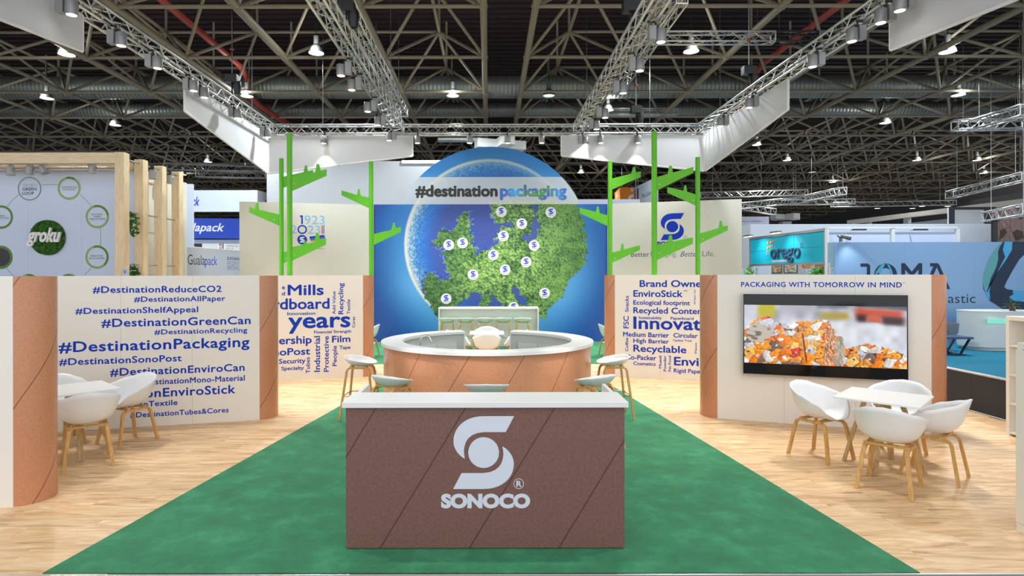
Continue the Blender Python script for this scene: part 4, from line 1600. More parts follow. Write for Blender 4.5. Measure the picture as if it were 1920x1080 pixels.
# ------------------------------------------------------------------ lime green pole trees
def pole_tree(px, ptop, d, r, branches, label):
    base = atd(px, 515, d)
    t = thing('pole_tree', label, 'sculpture', (base.x, d, 0))
    ztop = atd(px, ptop, d).z
    pts = []
    for k in range(32):
        a = 2 * PI * k / 32
        rr = r * (0.86 if k % 8 == 4 else 1.0)
        pts.append((rr * math.cos(a), rr * math.sin(a)))
    b = MB()
    b.prism(pts, lambda x, y, q: (x, y, q), ztop)
    b.build('pole', M['green_metal'], t, 'auto')
    MB().lathe([(0, 0), (r * 2.4, 0), (r * 2.4, 0.012), (0, 0.012)], 20).build('foot_plate', M['green_metal'], t)
    for br in branches:
        poly = []
        for x, y in br:
            p = atd(x, y, d)
            poly.append((p.x - base.x, p.z))
        b = MB()
        b.prism(poly, lambda x, z, q: (x, q - 0.009, z), 0.018)
        br_o = b.build('branch', M['green_metal'], t)
        s = 1 if br[0][0] > px else -1
        bx = min(abs(p[0]) for p in poly) + 0.09
        zs = [p[1] for p in poly if abs(p[0]) < bx]
        MB().tube((s * bx, -0.014, sum(zs) / len(zs)), (s * bx, -0.009, sum(zs) / len(zs)), 0.009, 8).build('bolt', M['steel'], br_o)
    return t


z5 = lambda pts: [(340 + x / 4, 270 + y / 4) for x, y in pts]
z7 = lambda pts: [(1060 + x / 4, 240 + y / 4) for x, y in pts]
pole_tree(527.8, 297, 11.95, 0.044, [
    z5([(750, 250), (918, 212), (928, 160), (942, 160), (950, 205), (988, 195), (988, 240), (750, 334)]),
    z5([(732, 528), (582, 492), (575, 440), (562, 440), (552, 487), (510, 470), (510, 515), (732, 612)]),
    z5([(752, 815), (910, 778), (920, 728), (938, 728), (946, 768), (985, 760), (985, 800), (752, 900)])], 'thinner lime green pole tree of the close pair behind the years wall')
pole_tree(543.2, 250, 11.8, 0.052, [
    z5([(815, 238), (1005, 213), (1014, 150), (1036, 150), (1045, 200), (1090, 188), (1090, 238), (815, 360)]),
    z5([(815, 777), (1000, 735), (1010, 668), (1030, 668), (1040, 720), (1085, 708), (1085, 755), (815, 883)])], 'tallest lime green pole tree behind the years wall')
pole_tree(696, 303, 12.35, 0.046, [
    z5([(1420, 405), (1345, 388), (1338, 338), (1325, 338), (1318, 382), (1202, 348), (1202, 385), (1420, 488)]),
    z5([(1425, 679), (1575, 645), (1588, 590), (1600, 590), (1608, 632), (1645, 622), (1645, 660), (1425, 767)])], 'lime green pole tree at the blue backdrop edge beside the years wall')
pole_tree(1144, 302, 12.35, 0.046, [
    z7([(340, 382), (495, 342), (508, 292), (520, 292), (527, 335), (565, 325), (565, 368), (340, 466)]),
    z7([(330, 658), (258, 640), (248, 588), (238, 588), (228, 630), (110, 600), (110, 640), (330, 742)]),
    z7([(340, 938), (412, 918), (422, 868), (435, 868), (440, 910), (558, 880), (558, 915), (340, 1016)])], 'lime green pole tree at the blue backdrop edge beside the word Innova wall')
pole_tree(1227, 247, 11.8, 0.054, [
    z7([(670, 372), (768, 345), (780, 283), (798, 283), (806, 335), (960, 292), (960, 335), (670, 476)]),
    z7([(670, 880), (768, 858), (778, 805), (798, 805), (806, 850), (957, 820), (957, 868), (670, 998)])], 'tallest lime green pole tree behind the word Innova wall, crossing the blue emblem')
pole_tree(1308.5, 295, 11.95, 0.046, [
    z7([(990, 502), (912, 478), (905, 430), (895, 430), (885, 470), (765, 443), (765, 485), (990, 587)]),
    z7([(1000, 793), (1150, 750), (1160, 697), (1172, 697), (1182, 740), (1217, 730), (1217, 768), (1000, 871)])], 'lime green pole tree behind the brown end of the television wall')

# ------------------------------------------------------------------ globe backdrop
GD = 17.8
gb_ = thing('globe_backdrop', 'blue backdrop with a tree-covered globe under a round top', 'backdrop', ((920 - CX) / F * GD, GD, 0))
GX0, GX1, GYT, GYB = 701.0, 1139.0, 383.0, 641.0
GC, GR = (920.0, 460.0), 185.0
KX = GD / F
gpos = lambda x, y, t: (( x - 920) * KX, -t, CAM_H - (y - CY) * KX)
b = MB()
b.prism([(GX0, GYB), (GX1, GYB), (GX1, GYT), (GX0, GYT)], lambda x, y, q: gpos(x, y, -q), 0.12)
b.build('board', M['white'], gb_)
ch = math.sqrt(GR ** 2 - (GC[1] - GYT) ** 2)
th = math.acos(ch / GR)
arc = [(GC[0] + GR * math.cos(a), GC[1] - GR * math.sin(a)) for a in [th + (PI - 2 * th) * k / 60 for k in range(61)]]
b = MB()
b.prism(arc, lambda x, y, q: gpos(x, y, -q), 0.10)
b.build('round_top', M['white'], gb_)
M['globe_print'] = m_print('globe_print', rough=0.45)

LAND = [(1083, 375), (1088, 400), (1097, 425), (1100, 445), (1101, 468), (1098, 488), (1088, 500), (1082, 512), (1068, 522), (1058, 545), (1050, 560), (1035, 570),
        (1022, 582), (1026, 588), (1020, 602), (1011, 597), (1008, 580), (1000, 600), (822, 600), (815, 584), (808, 578), (797, 560), (792, 545), (795, 525), (800, 512), (815, 515), (826, 523),
        (840, 525), (843, 515), (836, 503), (832, 490), (834, 482), (825, 478), (821, 473), (836, 470), (843, 462), (826, 463), (809, 458), (815, 450), (820, 443), (825, 430), (835, 427), (850, 432),
        (852, 424), (859, 417), (858, 407), (866, 402), (872, 397), (879, 401), (880, 412), (885, 421), (877, 435), (886, 447), (881, 456), (890, 462), (892, 470), (887, 480),
        (894, 480), (901, 470), (915, 468), (927, 462), (932, 454), (926, 447), (935, 442), (937, 430), (952, 425), (956, 421), (945, 420), (932, 421), (924, 407), (920, 392), (920, 375)]
WATER = [[(992, 380), (1006, 383), (1012, 395), (1006, 405), (1004, 409), (1010, 415), (1010, 424), (1009, 440), (1000, 450), (990, 455), (984, 451), (976, 447), (985, 440), (995, 441), (999, 427), (995, 414), (1003, 405), (1000, 392)],
         [(926, 421), (942, 420), (960, 419), (962, 430), (954, 424), (937, 430), (928, 440)],
         [(857, 600), (857, 574), (865, 565), (881, 557), (887, 548), (895, 547), (903, 554), (897, 568), (897, 600)],
         [(920, 600), (920, 576), (921, 555), (926, 554), (934, 565), (941, 576), (941, 600)],
         [(958, 546), (964, 539), (972, 543), (975, 552), (985, 557), (991, 563), (988, 573), (975, 570), (969, 559)]]


def paint_globe(x, y, band=True):
    dx, dy = x - 919, y - 459
    r = np.hypot(dx, dy) / 160.0
    ang = np.arctan2(-dy, dx)
    # studio blue behind the globe
    bgc = np.ones(x.shape + (3,)) * np.array([0, 84, 178.])
    glow = sstep(1.55, 1.0, r)
    glow = glow * (0.75 + 0.25 * vnoise(x, y, 60, 2))
    bgc = mixc(bgc, (104, 184, 240), glow * (0.55 + 0.45 * sstep(380, 600, y)) * 0.95)
    bgc = mixc(bgc, (0, 66, 146), sstep(740, 690, x) * sstep(430, 370, y))
    bgc = mixc(bgc, (52, 138, 216), sstep(383, 330, y) * 0.9)
    bgc = mixc(bgc, (74, 160, 230), sstep(310, 350, y) * sstep(383, 360, y))
    # sea and limb
    g1 = vnoise(x, y, 1.7, 5); g2 = vnoise(x, y, 3.0, 6)
    lit = sstep(0.62, 0.995, r + (g1 - 0.5) * 0.16)
    side = np.clip(0.5 - 0.5 * np.cos(ang - math.radians(-10)), 0, 1)
    sea = np.ones(x.shape + (3,)) * np.array([54, 80, 160.])
    sea = mixc(sea, (46, 64, 142), g2 * 0.5)
    top = sstep(400, 320, y)
    sea = mixc(sea, (24, 112, 206), top * 0.85)
    sea = mixc(sea, (24, 104, 198), sstep(0.60, 0.80, r) * side)
    sea = mixc(sea, (96, 164, 212), sstep(0.76, 0.95, r + (g1 - 0.5) * 0.2) * side * 0.9)
    sea = mixc(sea, (206, 218, 222), sstep(0.88, 1.0, r + (g1 - 0.5) * 0.14) * (0.25 + 0.75 * side) * (0.55 + 0.45 * sstep(330, 420, y)))
    sea = mixc(sea, (150, 200, 235), sstep(0.90, 1.0, r) * (1 - side) * 0.6)
    out = np.where((r < 1)[..., None], sea, bgc)
    out = mixc(out, (228, 226, 216), sstep(0.028, 0.006, np.abs(r - 0.99)) * (0.4 + 0.6 * side) * 0.9)
    # wooded land
    jx = x + (vnoise(x, y, 6, 11) - 0.5) * 8 + (vnoise(x, y, 2.5, 12) - 0.5) * 4
    jy = y + (vnoise(x, y, 6, 13) - 0.5) * 8 + (vnoise(x, y, 2.5, 14) - 0.5) * 4
    land = inpoly(jx, jy, LAND)
    wet = np.zeros(x.shape, bool)
    for w in WATER:
        wet |= inpoly(jx, jy, w)
    shore = inpoly(jx - 5, jy + 6, LAND) | inpoly(jx + 4, jy - 3, LAND)
    out = np.where((shore & ~land & (r < 0.97))[..., None], mixc(np.ones(x.shape + (3,)) * np.array([40, 70, 160.]), (110, 140, 210), sstep(0.5, 0.8, g2)), out)
    land &= ~wet
    wx = x + (vnoise(x, y, 5, 21) - 0.5) * 6; wy = y + (vnoise(x, y, 5, 22) - 0.5) * 6
    k1, k2, h, ox, oy = cells(wx * (1 + 0.2 * sstep(1000, 1100, x)), wy, 6.4, 3)
    f1, f2, hf, fx, fy = cells(x + (vnoise(x, y, 2, 23) - 0.5) * 2.5, y, 2.3, 8)
    clump = vnoise(x, y, 11, 31) * 0.6 + vnoise(x, y, 24, 32) * 0.4
    shade = np.clip(0.95 - 0.85 * k1 - 0.45 * oy + 0.25 * ox, 0, 1) * 0.5 + 0.32 * np.clip(1.0 - f1 - 0.4 * fy, 0, 1) + 0.34 * (clump - 0.4) + 0.12 * (h - 0.5)
    tree = mixc(np.ones(x.shape + (3,)) * np.array([18, 40, 26.]), (66, 118, 54), sstep(0.14, 0.50, shade))
    tree = mixc(tree, (132, 178, 90), sstep(0.42, 0.70, shade))
    tree = mixc(tree, (182, 208, 116), sstep(0.58, 0.80, shade) * sstep(1060, 980, x) * 0.8)
    tree = mixc(tree, (30, 76, 42), sstep(910, 810, x) * 0.45)
    tree = mixc(tree, (92, 152, 70), sstep(1020, 1090, x) * 0.3)
    out = np.where(land[..., None], tree, out)
    if band:
        veil = (y > 332) & (y < 383) & (np.hypot(x - GC[0], y - GC[1]) < GR + 1)
        out = np.where(veil[..., None], out * 0.16 + np.array([228, 228, 230.]) * 0.84, out)
    return out


def gpos_np(x, y):
    return np.stack([(x - 920) * KX, np.full(x.shape, -0.002), CAM_H - (y - CY) * KX], -1)


yy, xx = np.mgrid[GYT:GYB:230j, GX0:GX1:380j]
print_grid('globe_print', M['globe_print'], gb_, xx, yy, lambda x, y: paint_globe(x, np.maximum(y, 383.01)), gpos_np, 0.74)
ty_ = np.linspace(GC[1] - GR + 0.02, GYT - 0.02, 110)
w_ = np.sqrt(GR ** 2 - (GC[1] - ty_) ** 2)
s_ = np.linspace(-1, 1, 320)
yy = np.repeat(ty_[:, None], 320, 1)
xx = GC[0] + w_[:, None] * s_[None, :]
print_grid('globe_print', M['globe_print'], gb_, xx, yy, paint_globe, gpos_np, 0.80)
GP = lambda x, y, q: gpos(x, -y, 0.004 + q)
letter('#destination', M['ink_black'], gb_, GP, 779, 933.5, -369, -346.5, bold=0.045)
lt_m = m_print('colour_lettering', rough=0.5)
lo = letter('packaging', lt_m, gb_, GP, 937.5, 1063, -369, -346.5, bold=0.045)
me = lo.data
n = len(me.vertices)
co = np.empty(n * 3); me.vertices.foreach_get('co', co); co = co.reshape(-1, 3)
xq = co[:, 0] / KX + 920; yq = CY - (co[:, 2] - CAM_H) / KX
cc = np.ones((n, 3)) * np.array([62, 104, 190.])
cc = mixc(cc, (70, 160, 222), sstep(945, 965, xq) * sstep(985, 970, xq))
cc = mixc(cc, (86, 150, 80), sstep(0.45, 0.6, vnoise(xq, yq, 7, 3)) * sstep(968, 985, xq) * sstep(1046, 1030, xq))
cc = mixc(cc, (60, 150, 214), sstep(1028, 1042, xq) * sstep(1060, 1046, xq))
ca = me.color_attributes.new('print', 'FLOAT_COLOR', 'POINT')
rgba = np.ones((n, 4), np.float32); rgba[:, :3] = lin(cc); ca.data.foreach_set('color', rgba.ravel())
# twelve round emblem plates
M['plate'] = mat('white_emblem_plate', (208, 208, 208), 0.5)
DISC = [(940, 397), (1033, 398.5), (978.5, 419.5), (944, 442.5), (841.5, 459), (867.5, 455.5), (1001.5, 460.5), (925, 478), (986.5, 491.5), (947, 506), (887, 515), (836.5, 560), (1021, 550), (963, 576)]
pm0 = None
for x, y in DISC:
    if pm0 is None:
        b = MB()
        b.prism(circle(0, 0, 10 * KX, 28), lambda a, c, q: (a, -q, c), 0.012)
        pm0 = b.mesh('emblem_plate', M['plate'])
        eb = MB()
        for pl_ in s_emblem(0, 1.6 * KX, 0.0272 * KX):
            eb.add([(a, 0, c) for a, c in pl_], [tuple(range(len(pl_)))])
        em0 = eb.mesh('emblem', M['ink_blue'], fix=False)
        tm = letter('SONOCO', M['ink_blue'], None, lambda a, c, q: (a, 0, c), -5.6 * KX, 5.6 * KX, -6.8 * KX, -5.0 * KX, bold=0.03, res=1)
        tm0 = tm.data
        bpy.data.objects.remove(tm)
    pl_o = obj('emblem_plate', pm0, gb_, gpos(x, y, 0.003))
    obj('emblem', em0, pl_o, (0, -0.0135, 0))
    obj('lettering', tm0, pl_o, (0, -0.0135, 0))

# white side walls next to the backdrop
ga, gb2 = ((449 - CX) / F * 16.9, 16.9), ((700.5 - CX) / F * 17.75, 17.75)
pw = Plane(ga, gb2)
wl = thing('side_wall', 'tall white wall with the years 1923 and 2023 beside the blue backdrop', 'partition wall', (pw.o.x, pw.o.y, 0), pw.ang)
for k in range(3):
    MB().box(pw.len * k / 3 + 0.001, pw.len * (k + 1) / 3 - 0.001, 0, 0.1, 0, 4.1).build('panel', M['side_wall'], wl)
PW = lambda u, z, q: (u, -q, z)
zz5 = lambda x, y: (540 + x / 10.667, 390 + y / 10.667)
for s, mm, x0, x1, yb, yc, bo in [('923', 'ink_pale_blue', 328, 735, 322, 148, 0.008), ('2', 'ink_pale_blue', 62, 172, 512, 342, 0.008),
                                  ('23', 'ink_pale_blue', 392, 648, 516, 350, 0.008), ('Sonoco Europe', 'ink_navy', 190, 725, 818, 792, 0.0)]:
    mm = M['ink_blue'] if mm == 'ink_mid_blue2' else M[mm]
    a, c = zz5(x0, yb), zz5(x1, yc)
    on(pw, wl, PW, mm, s, a[0], c[0], a[1], c[1], bold=bo)


def pwp(x, y):
    return pw.uz(*zz5(x, y))


flat([[pwp(*p) for p in [(238, 150), (258, 146), (298, 146), (298, 320), (264, 320), (264, 180), (238, 186)]]], M['ink_blue'], wl, PW, 0.0015, 'year_print')


b = MB()
c0 = pwp(285, 430); rr_ = (pwp(380, 430)[0] - c0[0])
ring_faces(b, PW, 0.0015, c0[0], c0[1], rr_ * 0.70, rr_)
b.build('year_print', M['ink_blue'], wl, fix=False)
c0 = pwp(284, 634)
flat([circle(c0[0], c0[1], rr_ * 1.04)], M['ink_blue'], wl, PW, 0.0015, 'year_print')
flat(s_emblem(c0[0], c0[1], rr_ / 310), M['white'], wl, PW, 0.003, 'emblem')
for mm, q4 in [('ink_orange', [(662, 350), (682, 350), (682, 522), (662, 522)]), ('ink_mid_blue', [(686, 348), (704, 348), (704, 520), (686, 520)]), ('ink_navy', [(714, 336), (726, 336), (726, 518), (714, 518)]),
               ('ink_blue', [(428, 572), (726, 538), (738, 575), (432, 612)]), ('ink_mid_blue', [(440, 612), (738, 575), (748, 605), (445, 655)]), ('ink_orange', [(460, 652), (748, 606), (766, 600), (766, 650), (466, 682)])]:
    flat([[pwp(*p) for p in q4]], M[mm], wl, PW, 0.0015, 'book_print')

ga, gb2 = ((1140 - CX) / F * 17.75, 17.75), ((1391 - CX) / F * 16.7, 16.7)
pr_ = Plane(ga, gb2)
wr = thing('side_wall', 'tall white wall with a blue emblem and slogan beside the blue backdrop', 'partition wall', (pr_.o.x, pr_.o.y, 0), pr_.ang)
for k in range(3):
    MB().box(pr_.len * k / 3 + 0.001, pr_.len * (k + 1) / 3 - 0.001, 0, 0.1, 0, 4.12).build('panel', M['side_wall'], wr)
zz7 = lambda x, y: pr_.uz(1060 + x / 4, 240 + y / 4)
c0 = zz7(802, 740)
k_ = (zz7(802, 638)[1] - zz7(802, 838)[1]) / 388
flat(s_emblem(c0[0], c0[1], k_), M['ink_blue'], wr, PW, 0.0015, 'emblem')
for s, x0, x1, yb, yc, bo, sh in [('SONOCO', 686, 932, 884, 852, 0.06, 0), ('Better', 493, 630, 966, 930, 0.0, 0), ('Packaging.', 642, 836, 964, 928, -0.012, 0), ('Better', 862, 1008, 964, 926, -0.004, 0.35), ('Life.', 1028, 1120, 962, 922, -0.012, 0), ('R', 897, 906, 829, 817, 0, 0)]:
    on(pr_, wr, PW, M['ink_blue'] if s == 'SONOCO' else M['ink_navy'], s, 1060 + x0 / 4, 1060 + x1 / 4, 240 + yb / 4, 240 + yc / 4, bold=bo, shear=sh)
b = MB()
c0 = zz7(902, 823)
ring_faces(b, PW, 0.0015, c0[0], c0[1], k_ * 25, k_ * 28)
b.build('mark_ring', M['ink_navy'], wr, fix=False)

# ------------------------------------------------------------------ shelves at the picture edge
def shelf_unit(x0, x1, y0, y1, h, label, rows, open_side=True):
    """open towards -x"""
    t = thing('shelf_unit', label, 'shelf', (x0, y0, 0))
    w, d = y1 - y0, x1 - x0
    th_ = 0.045
    for y in (0, w - th_):
        MB().box(0, d, y, y + th_, 0, h - 0.051).build('side_panel', M['cream_shelf'], t)
    MB().bevel_box(0, d, 0, w, h - 0.05, h, 0.003).build('top_board', M['cream_shelf'], t)
    MB().box(d - 0.02, d, th_ + 0.001, w - th_ - 0.001, 0.05, h - 0.051).build('back_panel', M['cream_shelf'], t)
    for k in range(rows):
        z = 0.03 + k * (h - 0.05) / rows
        MB().box(0.004, d - 0.021, th_ + 0.001, w - th_ - 0.001, z, z + 0.025).build('shelf_board', M['cream_shelf'], t)
    if not open_side:
        MB().box(-0.012, -0.001, 0, w, 0.07, h - 0.055).build('door', M['cream_shelf'], t)
        MB().box(-0.008, -0.001, 0, w, 0, 0.066).build('plinth', M['cream_shelf'], t)
    return t


shelf_unit(6.43, 6.83, 5.55, 7.40, 1.48, 'cream open shelf unit standing by the dark low wall', 4)
shelf_unit(4.12, 4.55, 3.98, 4.64, 1.468, 'closed cream cabinet at the picture edge in front of the open shelves', 4, False)

# dark low wall of the next stand
lw = thing('low_wall', 'dark grey low wall with a silver edge beside the oak floor', 'low wall', (7.05, 3.6, 0))
for k in range(4):
    MB().box(0, 0.08, k * 1.7 + 0.001, (k + 1) * 1.7 - 0.001, 0.0, 0.545).build('panel', M['dark_board'], lw)
MB().bevel_box(-0.008, 0.095, 0, 6.8, 0.546, 0.562, 0.003).build('edge_strip', M['alu'], lw)
MB().box(-0.012, -0.001, 0, 6.8, 0, 0.012).build('base_strip', M['alu_white'], lw)

# ------------------------------------------------------------------ sky blue booth
o = MB().box(7.16, 24, 3.6, 17.08, -0.029, 0.002).build('carpet', M['teal_carpet'])
tag(o, 'teal blue carpet of the stand behind the dark low wall', 'carpet')
JD = 17.1
jx0 = (1565 - CX) / F * JD
jw = thing('booth_wall', 'sky blue booth wall with dark lettering and a huge drop emblem', 'booth wall', (jx0, JD, 0))
jz = atd(1700, 454, JD).z
for k in range(5):
    MB().box(k * 2.0 + 0.001, (k + 1) * 2.0 - 0.001, 0, 0.1, 0, jz).build('panel', M['joma_blue'], jw)
MB().box(-0.02, -0.001, 0, 0.75, 0, jz).build('end_panel', mat('grey_blue_end_panel', (120, 152, 170), 0.6), jw)


def zj(x, y):
    p = atd(1540 + x / 4.908, 440 + y / 4.908, JD)
    return (p.x - jx0, p.z)


PJ = lambda x, z, q: (x, -q, z)
jp = lambda pts: [zj(*p) for p in pts]
flat([jp([(360, 265), (430, 265), (450, 285), (450, 470), (430, 500), (365, 500), (365, 470), (415, 470), (418, 460), (418, 296), (360, 296)])], M['joma_navy'], jw, PJ, 0.002, 'lettering')
flat([jp([(735, 500), (735, 262), (768, 262), (832, 340), (895, 262), (928, 262), (928, 500), (893, 500), (893, 322), (832, 392), (770, 322), (770, 500)])], M['joma_navy'], jw, PJ, 0.002, 'lettering')
flat([jp([(1000, 262), (1070, 262), (1085, 275), (1185, 500), (1148, 500), (1120, 435), (1030, 435), (1043, 400), (1103, 400), (1062, 300), (1010, 420), (975, 500), (940, 500), (1030, 292), (1000, 292)])], M['joma_navy'], jw, PJ, 0.002, 'lettering')
# the round letter, a small copy of the drop emblem
b = MB()
ring_faces(b, PJ, 0.002, *zj(592, 370), 62 / 4.908 / F * JD, 105 / 4.908 / F * JD, n=48)
b.build('lettering', M['joma_navy'], jw, fix=False)
flat([jp([(500, 345), (530, 300), (560, 268), (575, 270), (550, 300), (520, 350), (505, 400), (492, 400)])], M['joma_teal'], jw, PJ, 0.004, 'lettering')
flat([jp([(520, 350), (550, 296), (572, 272), (590, 272), (570, 300), (540, 360)])], M['joma_sky'], jw, PJ, 0.005, 'lettering')
flat([jp([(600, 268), (625, 280), (650, 330), (660, 375), (640, 372), (630, 320)])], M['joma_sky'], jw, PJ, 0.005, 'lettering')
a, c = zj(1065, 628), zj(1418, 543)
letter('plastic', M['joma_navy'], jw, lambda x, z, q: PJ(x, z, 0.002 + q), a[0], c[0], a[1], c[1], bold=-0.004)
flat([jp([(1757, 65), (2150, 65), (2330, 260), (2330, 560), (2150, 680), (1950, 730), (1800, 728), (1700, 708), (1600, 640), (1555, 595), (1540, 520), (1560, 430), (1630, 330), (1700, 230), (1750, 140)])], M['joma_navy'], jw, PJ, 0.002, 'emblem')
flat([jp([(1960, 110), (1900, 150), (1820, 230), (1760, 330), (1705, 430), (1683, 480), (1705, 502), (1800, 515), (2000, 515), (2150, 420), (2150, 200), (2050, 110)])], M['joma_blue'], jw, PJ, 0.004, 'emblem')
flat([jp([(1760, 512), (1900, 515), (2150, 520), (2120, 600), (1900, 622), (1770, 608), (1725, 575), (1765, 548)])], M['joma_sky'], jw, PJ, 0.005, 'emblem')
flat([jp([(1672, 65), (1645, 105), (1625, 160), (1628, 225), (1610, 300), (1560, 400), (1530, 500), (1518, 525), (1505, 510), (1485, 450), (1490, 500), (1530, 570), (1550, 610), (1600, 640), (1560, 430), (1700, 230), (1757, 100), (1757, 65)])], M['joma_navy'], jw, PJ, 0.003, 'emblem')
flat([jp([(1660, 65), (1600, 130), (1540, 225), (1500, 330), (1485, 400), (1487, 455), (1512, 500), (1525, 488), (1560, 395), (1608, 290), (1625, 220), (1620, 150), (1645, 100)])], M['joma_teal'], jw, PJ, 0.005, 'emblem')
flat([jp([(1685, 65), (1757, 65), (1752, 140), (1700, 230), (1632, 325), (1562, 430), (1545, 520), (1552, 600), (1520, 560), (1490, 480), (1525, 530), (1570, 415), (1640, 300), (1690, 205), (1668, 140)])], M['joma_sky'], jw, PJ, 0.006, 'emblem')
# lamp on the wall top
fl = thing('flood_lamp', 'grey clip-on flood lamp on top of the sky blue booth wall', 'lamp', atd(1578, 452, JD))
MB().box(-0.03, 0.03, 0.0, 0.08, -0.02, 0.10).build('clamp', M['lamp_shade'], fl)
MB().tube((0, 0.03, 0.08), (-0.14, -0.02, 0.16), 0.02, 8).build('arm', M['lamp_shade'], fl)
MB().tube((-0.02, 0, 0.15), (0.22, -0.08, 0.08), 0.05, 12, True, 0.075).build('head', M['lamp_shade'], fl, 'auto')
spot_light(atd(1592, 440, JD - 0.35), atd(1600, 530, JD), 26, 70, 0.8, 0.05, (0.95, 0.98, 1))
# furniture of the booth
jc = thing('round_counter', 'white rounded counter with a mint slot before the huge drop emblem', 'counter', (13.62, 15.9, 0.003))
b = MB()
out = [(0.95 * math.copysign(abs(math.cos(a)) ** 0.7, math.cos(a)), 0.55 * math.copysign(abs(math.sin(a)) ** 0.7, math.sin(a))) for a in [2 * PI * k / 48 for k in range(48)]]
b.prism(out, lambda x, y, q: (x, y, 0.09 + q), 0.91)
b.build('body', M['white'], jc, 'auto')
MB().prism([(x * 0.9, y * 0.86) for x, y in out], lambda x, y, q: (x, y, q), 0.089).build('plinth', M['white_side'], jc, 'auto')
MB().prism([(x * 1.01, y * 1.01) for x, y in out], lambda x, y, q: (x, y, 1.001 + q), 0.03).build('top', M['white'], jc, 'auto')
MB().box(-0.72, 0.1, -0.562, -0.50, 0.72, 0.84).build('slot', mat('mint_slot', (150, 226, 200), 0.4, emit=(130, 225, 195), es=0.35), jc)
sp_ = thing('side_table', 'low dark table on slanting black legs on the teal carpet', 'table', (11.5, 14.9, 0.003))
MB().bevel_box(-0.45, 0.40, -0.3, 0.3, 0.40, 0.45, 0.004).build('table_top', mat('blue_grey_top', (64, 84, 120), 0.4), sp_)
for sx, ex in ((0.36, 0.08), (-0.36, -0.1)):
    for sy in (-0.22, 0.22):
        MB().sweep([(sx, sy, 0.40), (sx * 0.3 + ex * 0.3, sy, 0.02)], 0.05, 0.03, (0, 1, 0)).build('leg', M['black'], sp_)
        MB().box(sx * 0.3 + ex * 0.3 - 0.09, sx * 0.3 + ex * 0.3 + 0.12, sy - 0.03, sy + 0.03, 0, 0.02).build('foot', M['black'], sp_)
gc = thing('swivel_stool', 'grey low-backed seat behind the dark table, half hidden by the television wall', 'seat', (11.98, 15.6, 0.003))
MB().lathe([(0, 0.42), (0.22, 0.42), (0.26, 0.48), (0.28, 0.72), (0.26, 0.72), (0.24, 0.50), (0, 0.48)], 20).build('seat_shell', mat('grey_seat', (128, 134, 140), 0.6), gc, True)
MB().tube((0, 0, 0.02), (0, 0, 0.42), 0.03, 10).build('column', M['steel'], gc)
MB().lathe([(0, 0), (0.2, 0), (0.2, 0.02), (0, 0.03)], 16).build('base', M['steel'], gc)


def leafy(name, label, loc, n, spread, leaf, m, pot=None, droop=0.0, hgt=0.25):
    t = thing(name, label, 'plant', loc)
    if pot:
        MB().lathe(pot, 20).build('pot', M['white'], t, True)
    b = MB()
    for k in range(n):
        a = random.uniform(0, 2 * PI); r = spread * math.sqrt(random.random())
        z = hgt * random.random() * (1 - 0.5 * r / spread)
        if droop and random.random() < 0.55:
            z = -droop * random.random(); r = spread * random.uniform(0.8, 1.05)
            a = random.uniform(-1.3, 0.5)
        c = Vector((r * math.cos(a), r * math.sin(a), z))
        d = Vector((random.uniform(-1, 1), random.uniform(-1, 1), random.uniform(-0.6, 0.8))).normalized()
        s = d.orthogonal().normalized() * leaf * 0.45
        L_ = d * leaf
        b.add([c, c + L_ * 0.5 + s, c + L_, c + L_ * 0.5 - s, c + L_ * 0.5 + d.cross(s) * 0.15], [(0, 1, 4), (1, 2, 4), (2, 3, 4), (3, 0, 4)])
    b.build('leaf', m, t, fix=False, kind='stuff')
    return t


pt = thing('potted_plant', 'small spiky palm in a dark pot on the white rounded counter', 'plant', (13.74, 15.62, 1.035))
MB().lathe([(0, 0), (0.06, 0), (0.08, 0.13), (0.07, 0.13), (0, 0.11)], 14).build('pot', mat('terracotta_pot', (96, 62, 52), 0.6), pt, True)
for k in range(14):
    a = 2 * PI * k / 14 + 0.2
    el = 0.35 + 0.5 * (k % 3)
    pts = [(0, 0, 0.11)] + [(0.30 * t_ * math.cos(a) * (1.2 - el * 0.4), 0.30 * t_ * math.sin(a) * (1.2 - el * 0.4), 0.11 + 0.26 * el * t_ - 0.16 * t_ * t_) for t_ in (0.35, 0.7, 1.0)]
    MB().sweep(pts, 0.03, 0.004, (-math.sin(a), math.cos(a), 0), [0.6, 1, 0.8, 0.15]).build('frond', M['leaf'], pt)

# ------------------------------------------------------------------ teal fascia booth
tp = Plane(((1407 - CX) / F * 19.5, 19.5), ((1546 - CX) / F * 15.6, 15.6))
tf = thing('fascia_board', 'teal fascia board with raised lettering and two lamps', 'fascia', (tp.o.x, tp.o.y, 0), tp.ang)
T0, T1 = 2.33, 3.14
us = [0, tp.len * 0.36, tp.len * 0.64, tp.len]
for k in range(3):
    for z0, z1 in ((T0, 2.735), (2.74, T1)):
        MB().box(us[k] + 0.006, us[k + 1] - 0.006, 0, 0.03, z0 + 0.002, z1 - 0.002).build('board', M['teal_board'], tf)
for z0, z1 in ((T0 - 0.06, T0 - 0.002), (T1 + 0.002, T1 + 0.07)):
    MB().box(-0.03, tp.len + 0.05, -0.02, 0.05, z0, z1).build('rail', M['alu'], tf)
for u in (-0.03, tp.len + 0.002):
    MB().box(u, u + 0.05, -0.02, 0.05, 0, T1 + 0.07).build('post', M['alu'], tf)
MB().box(0, tp.len, 0.031, 0.045, T0, T1).build('backing', M['white'], tf)
PT = lambda u, z, q: (u, -q, z)
zt = lambda x, y: (1380 + x / 9, 400 + y / 9)


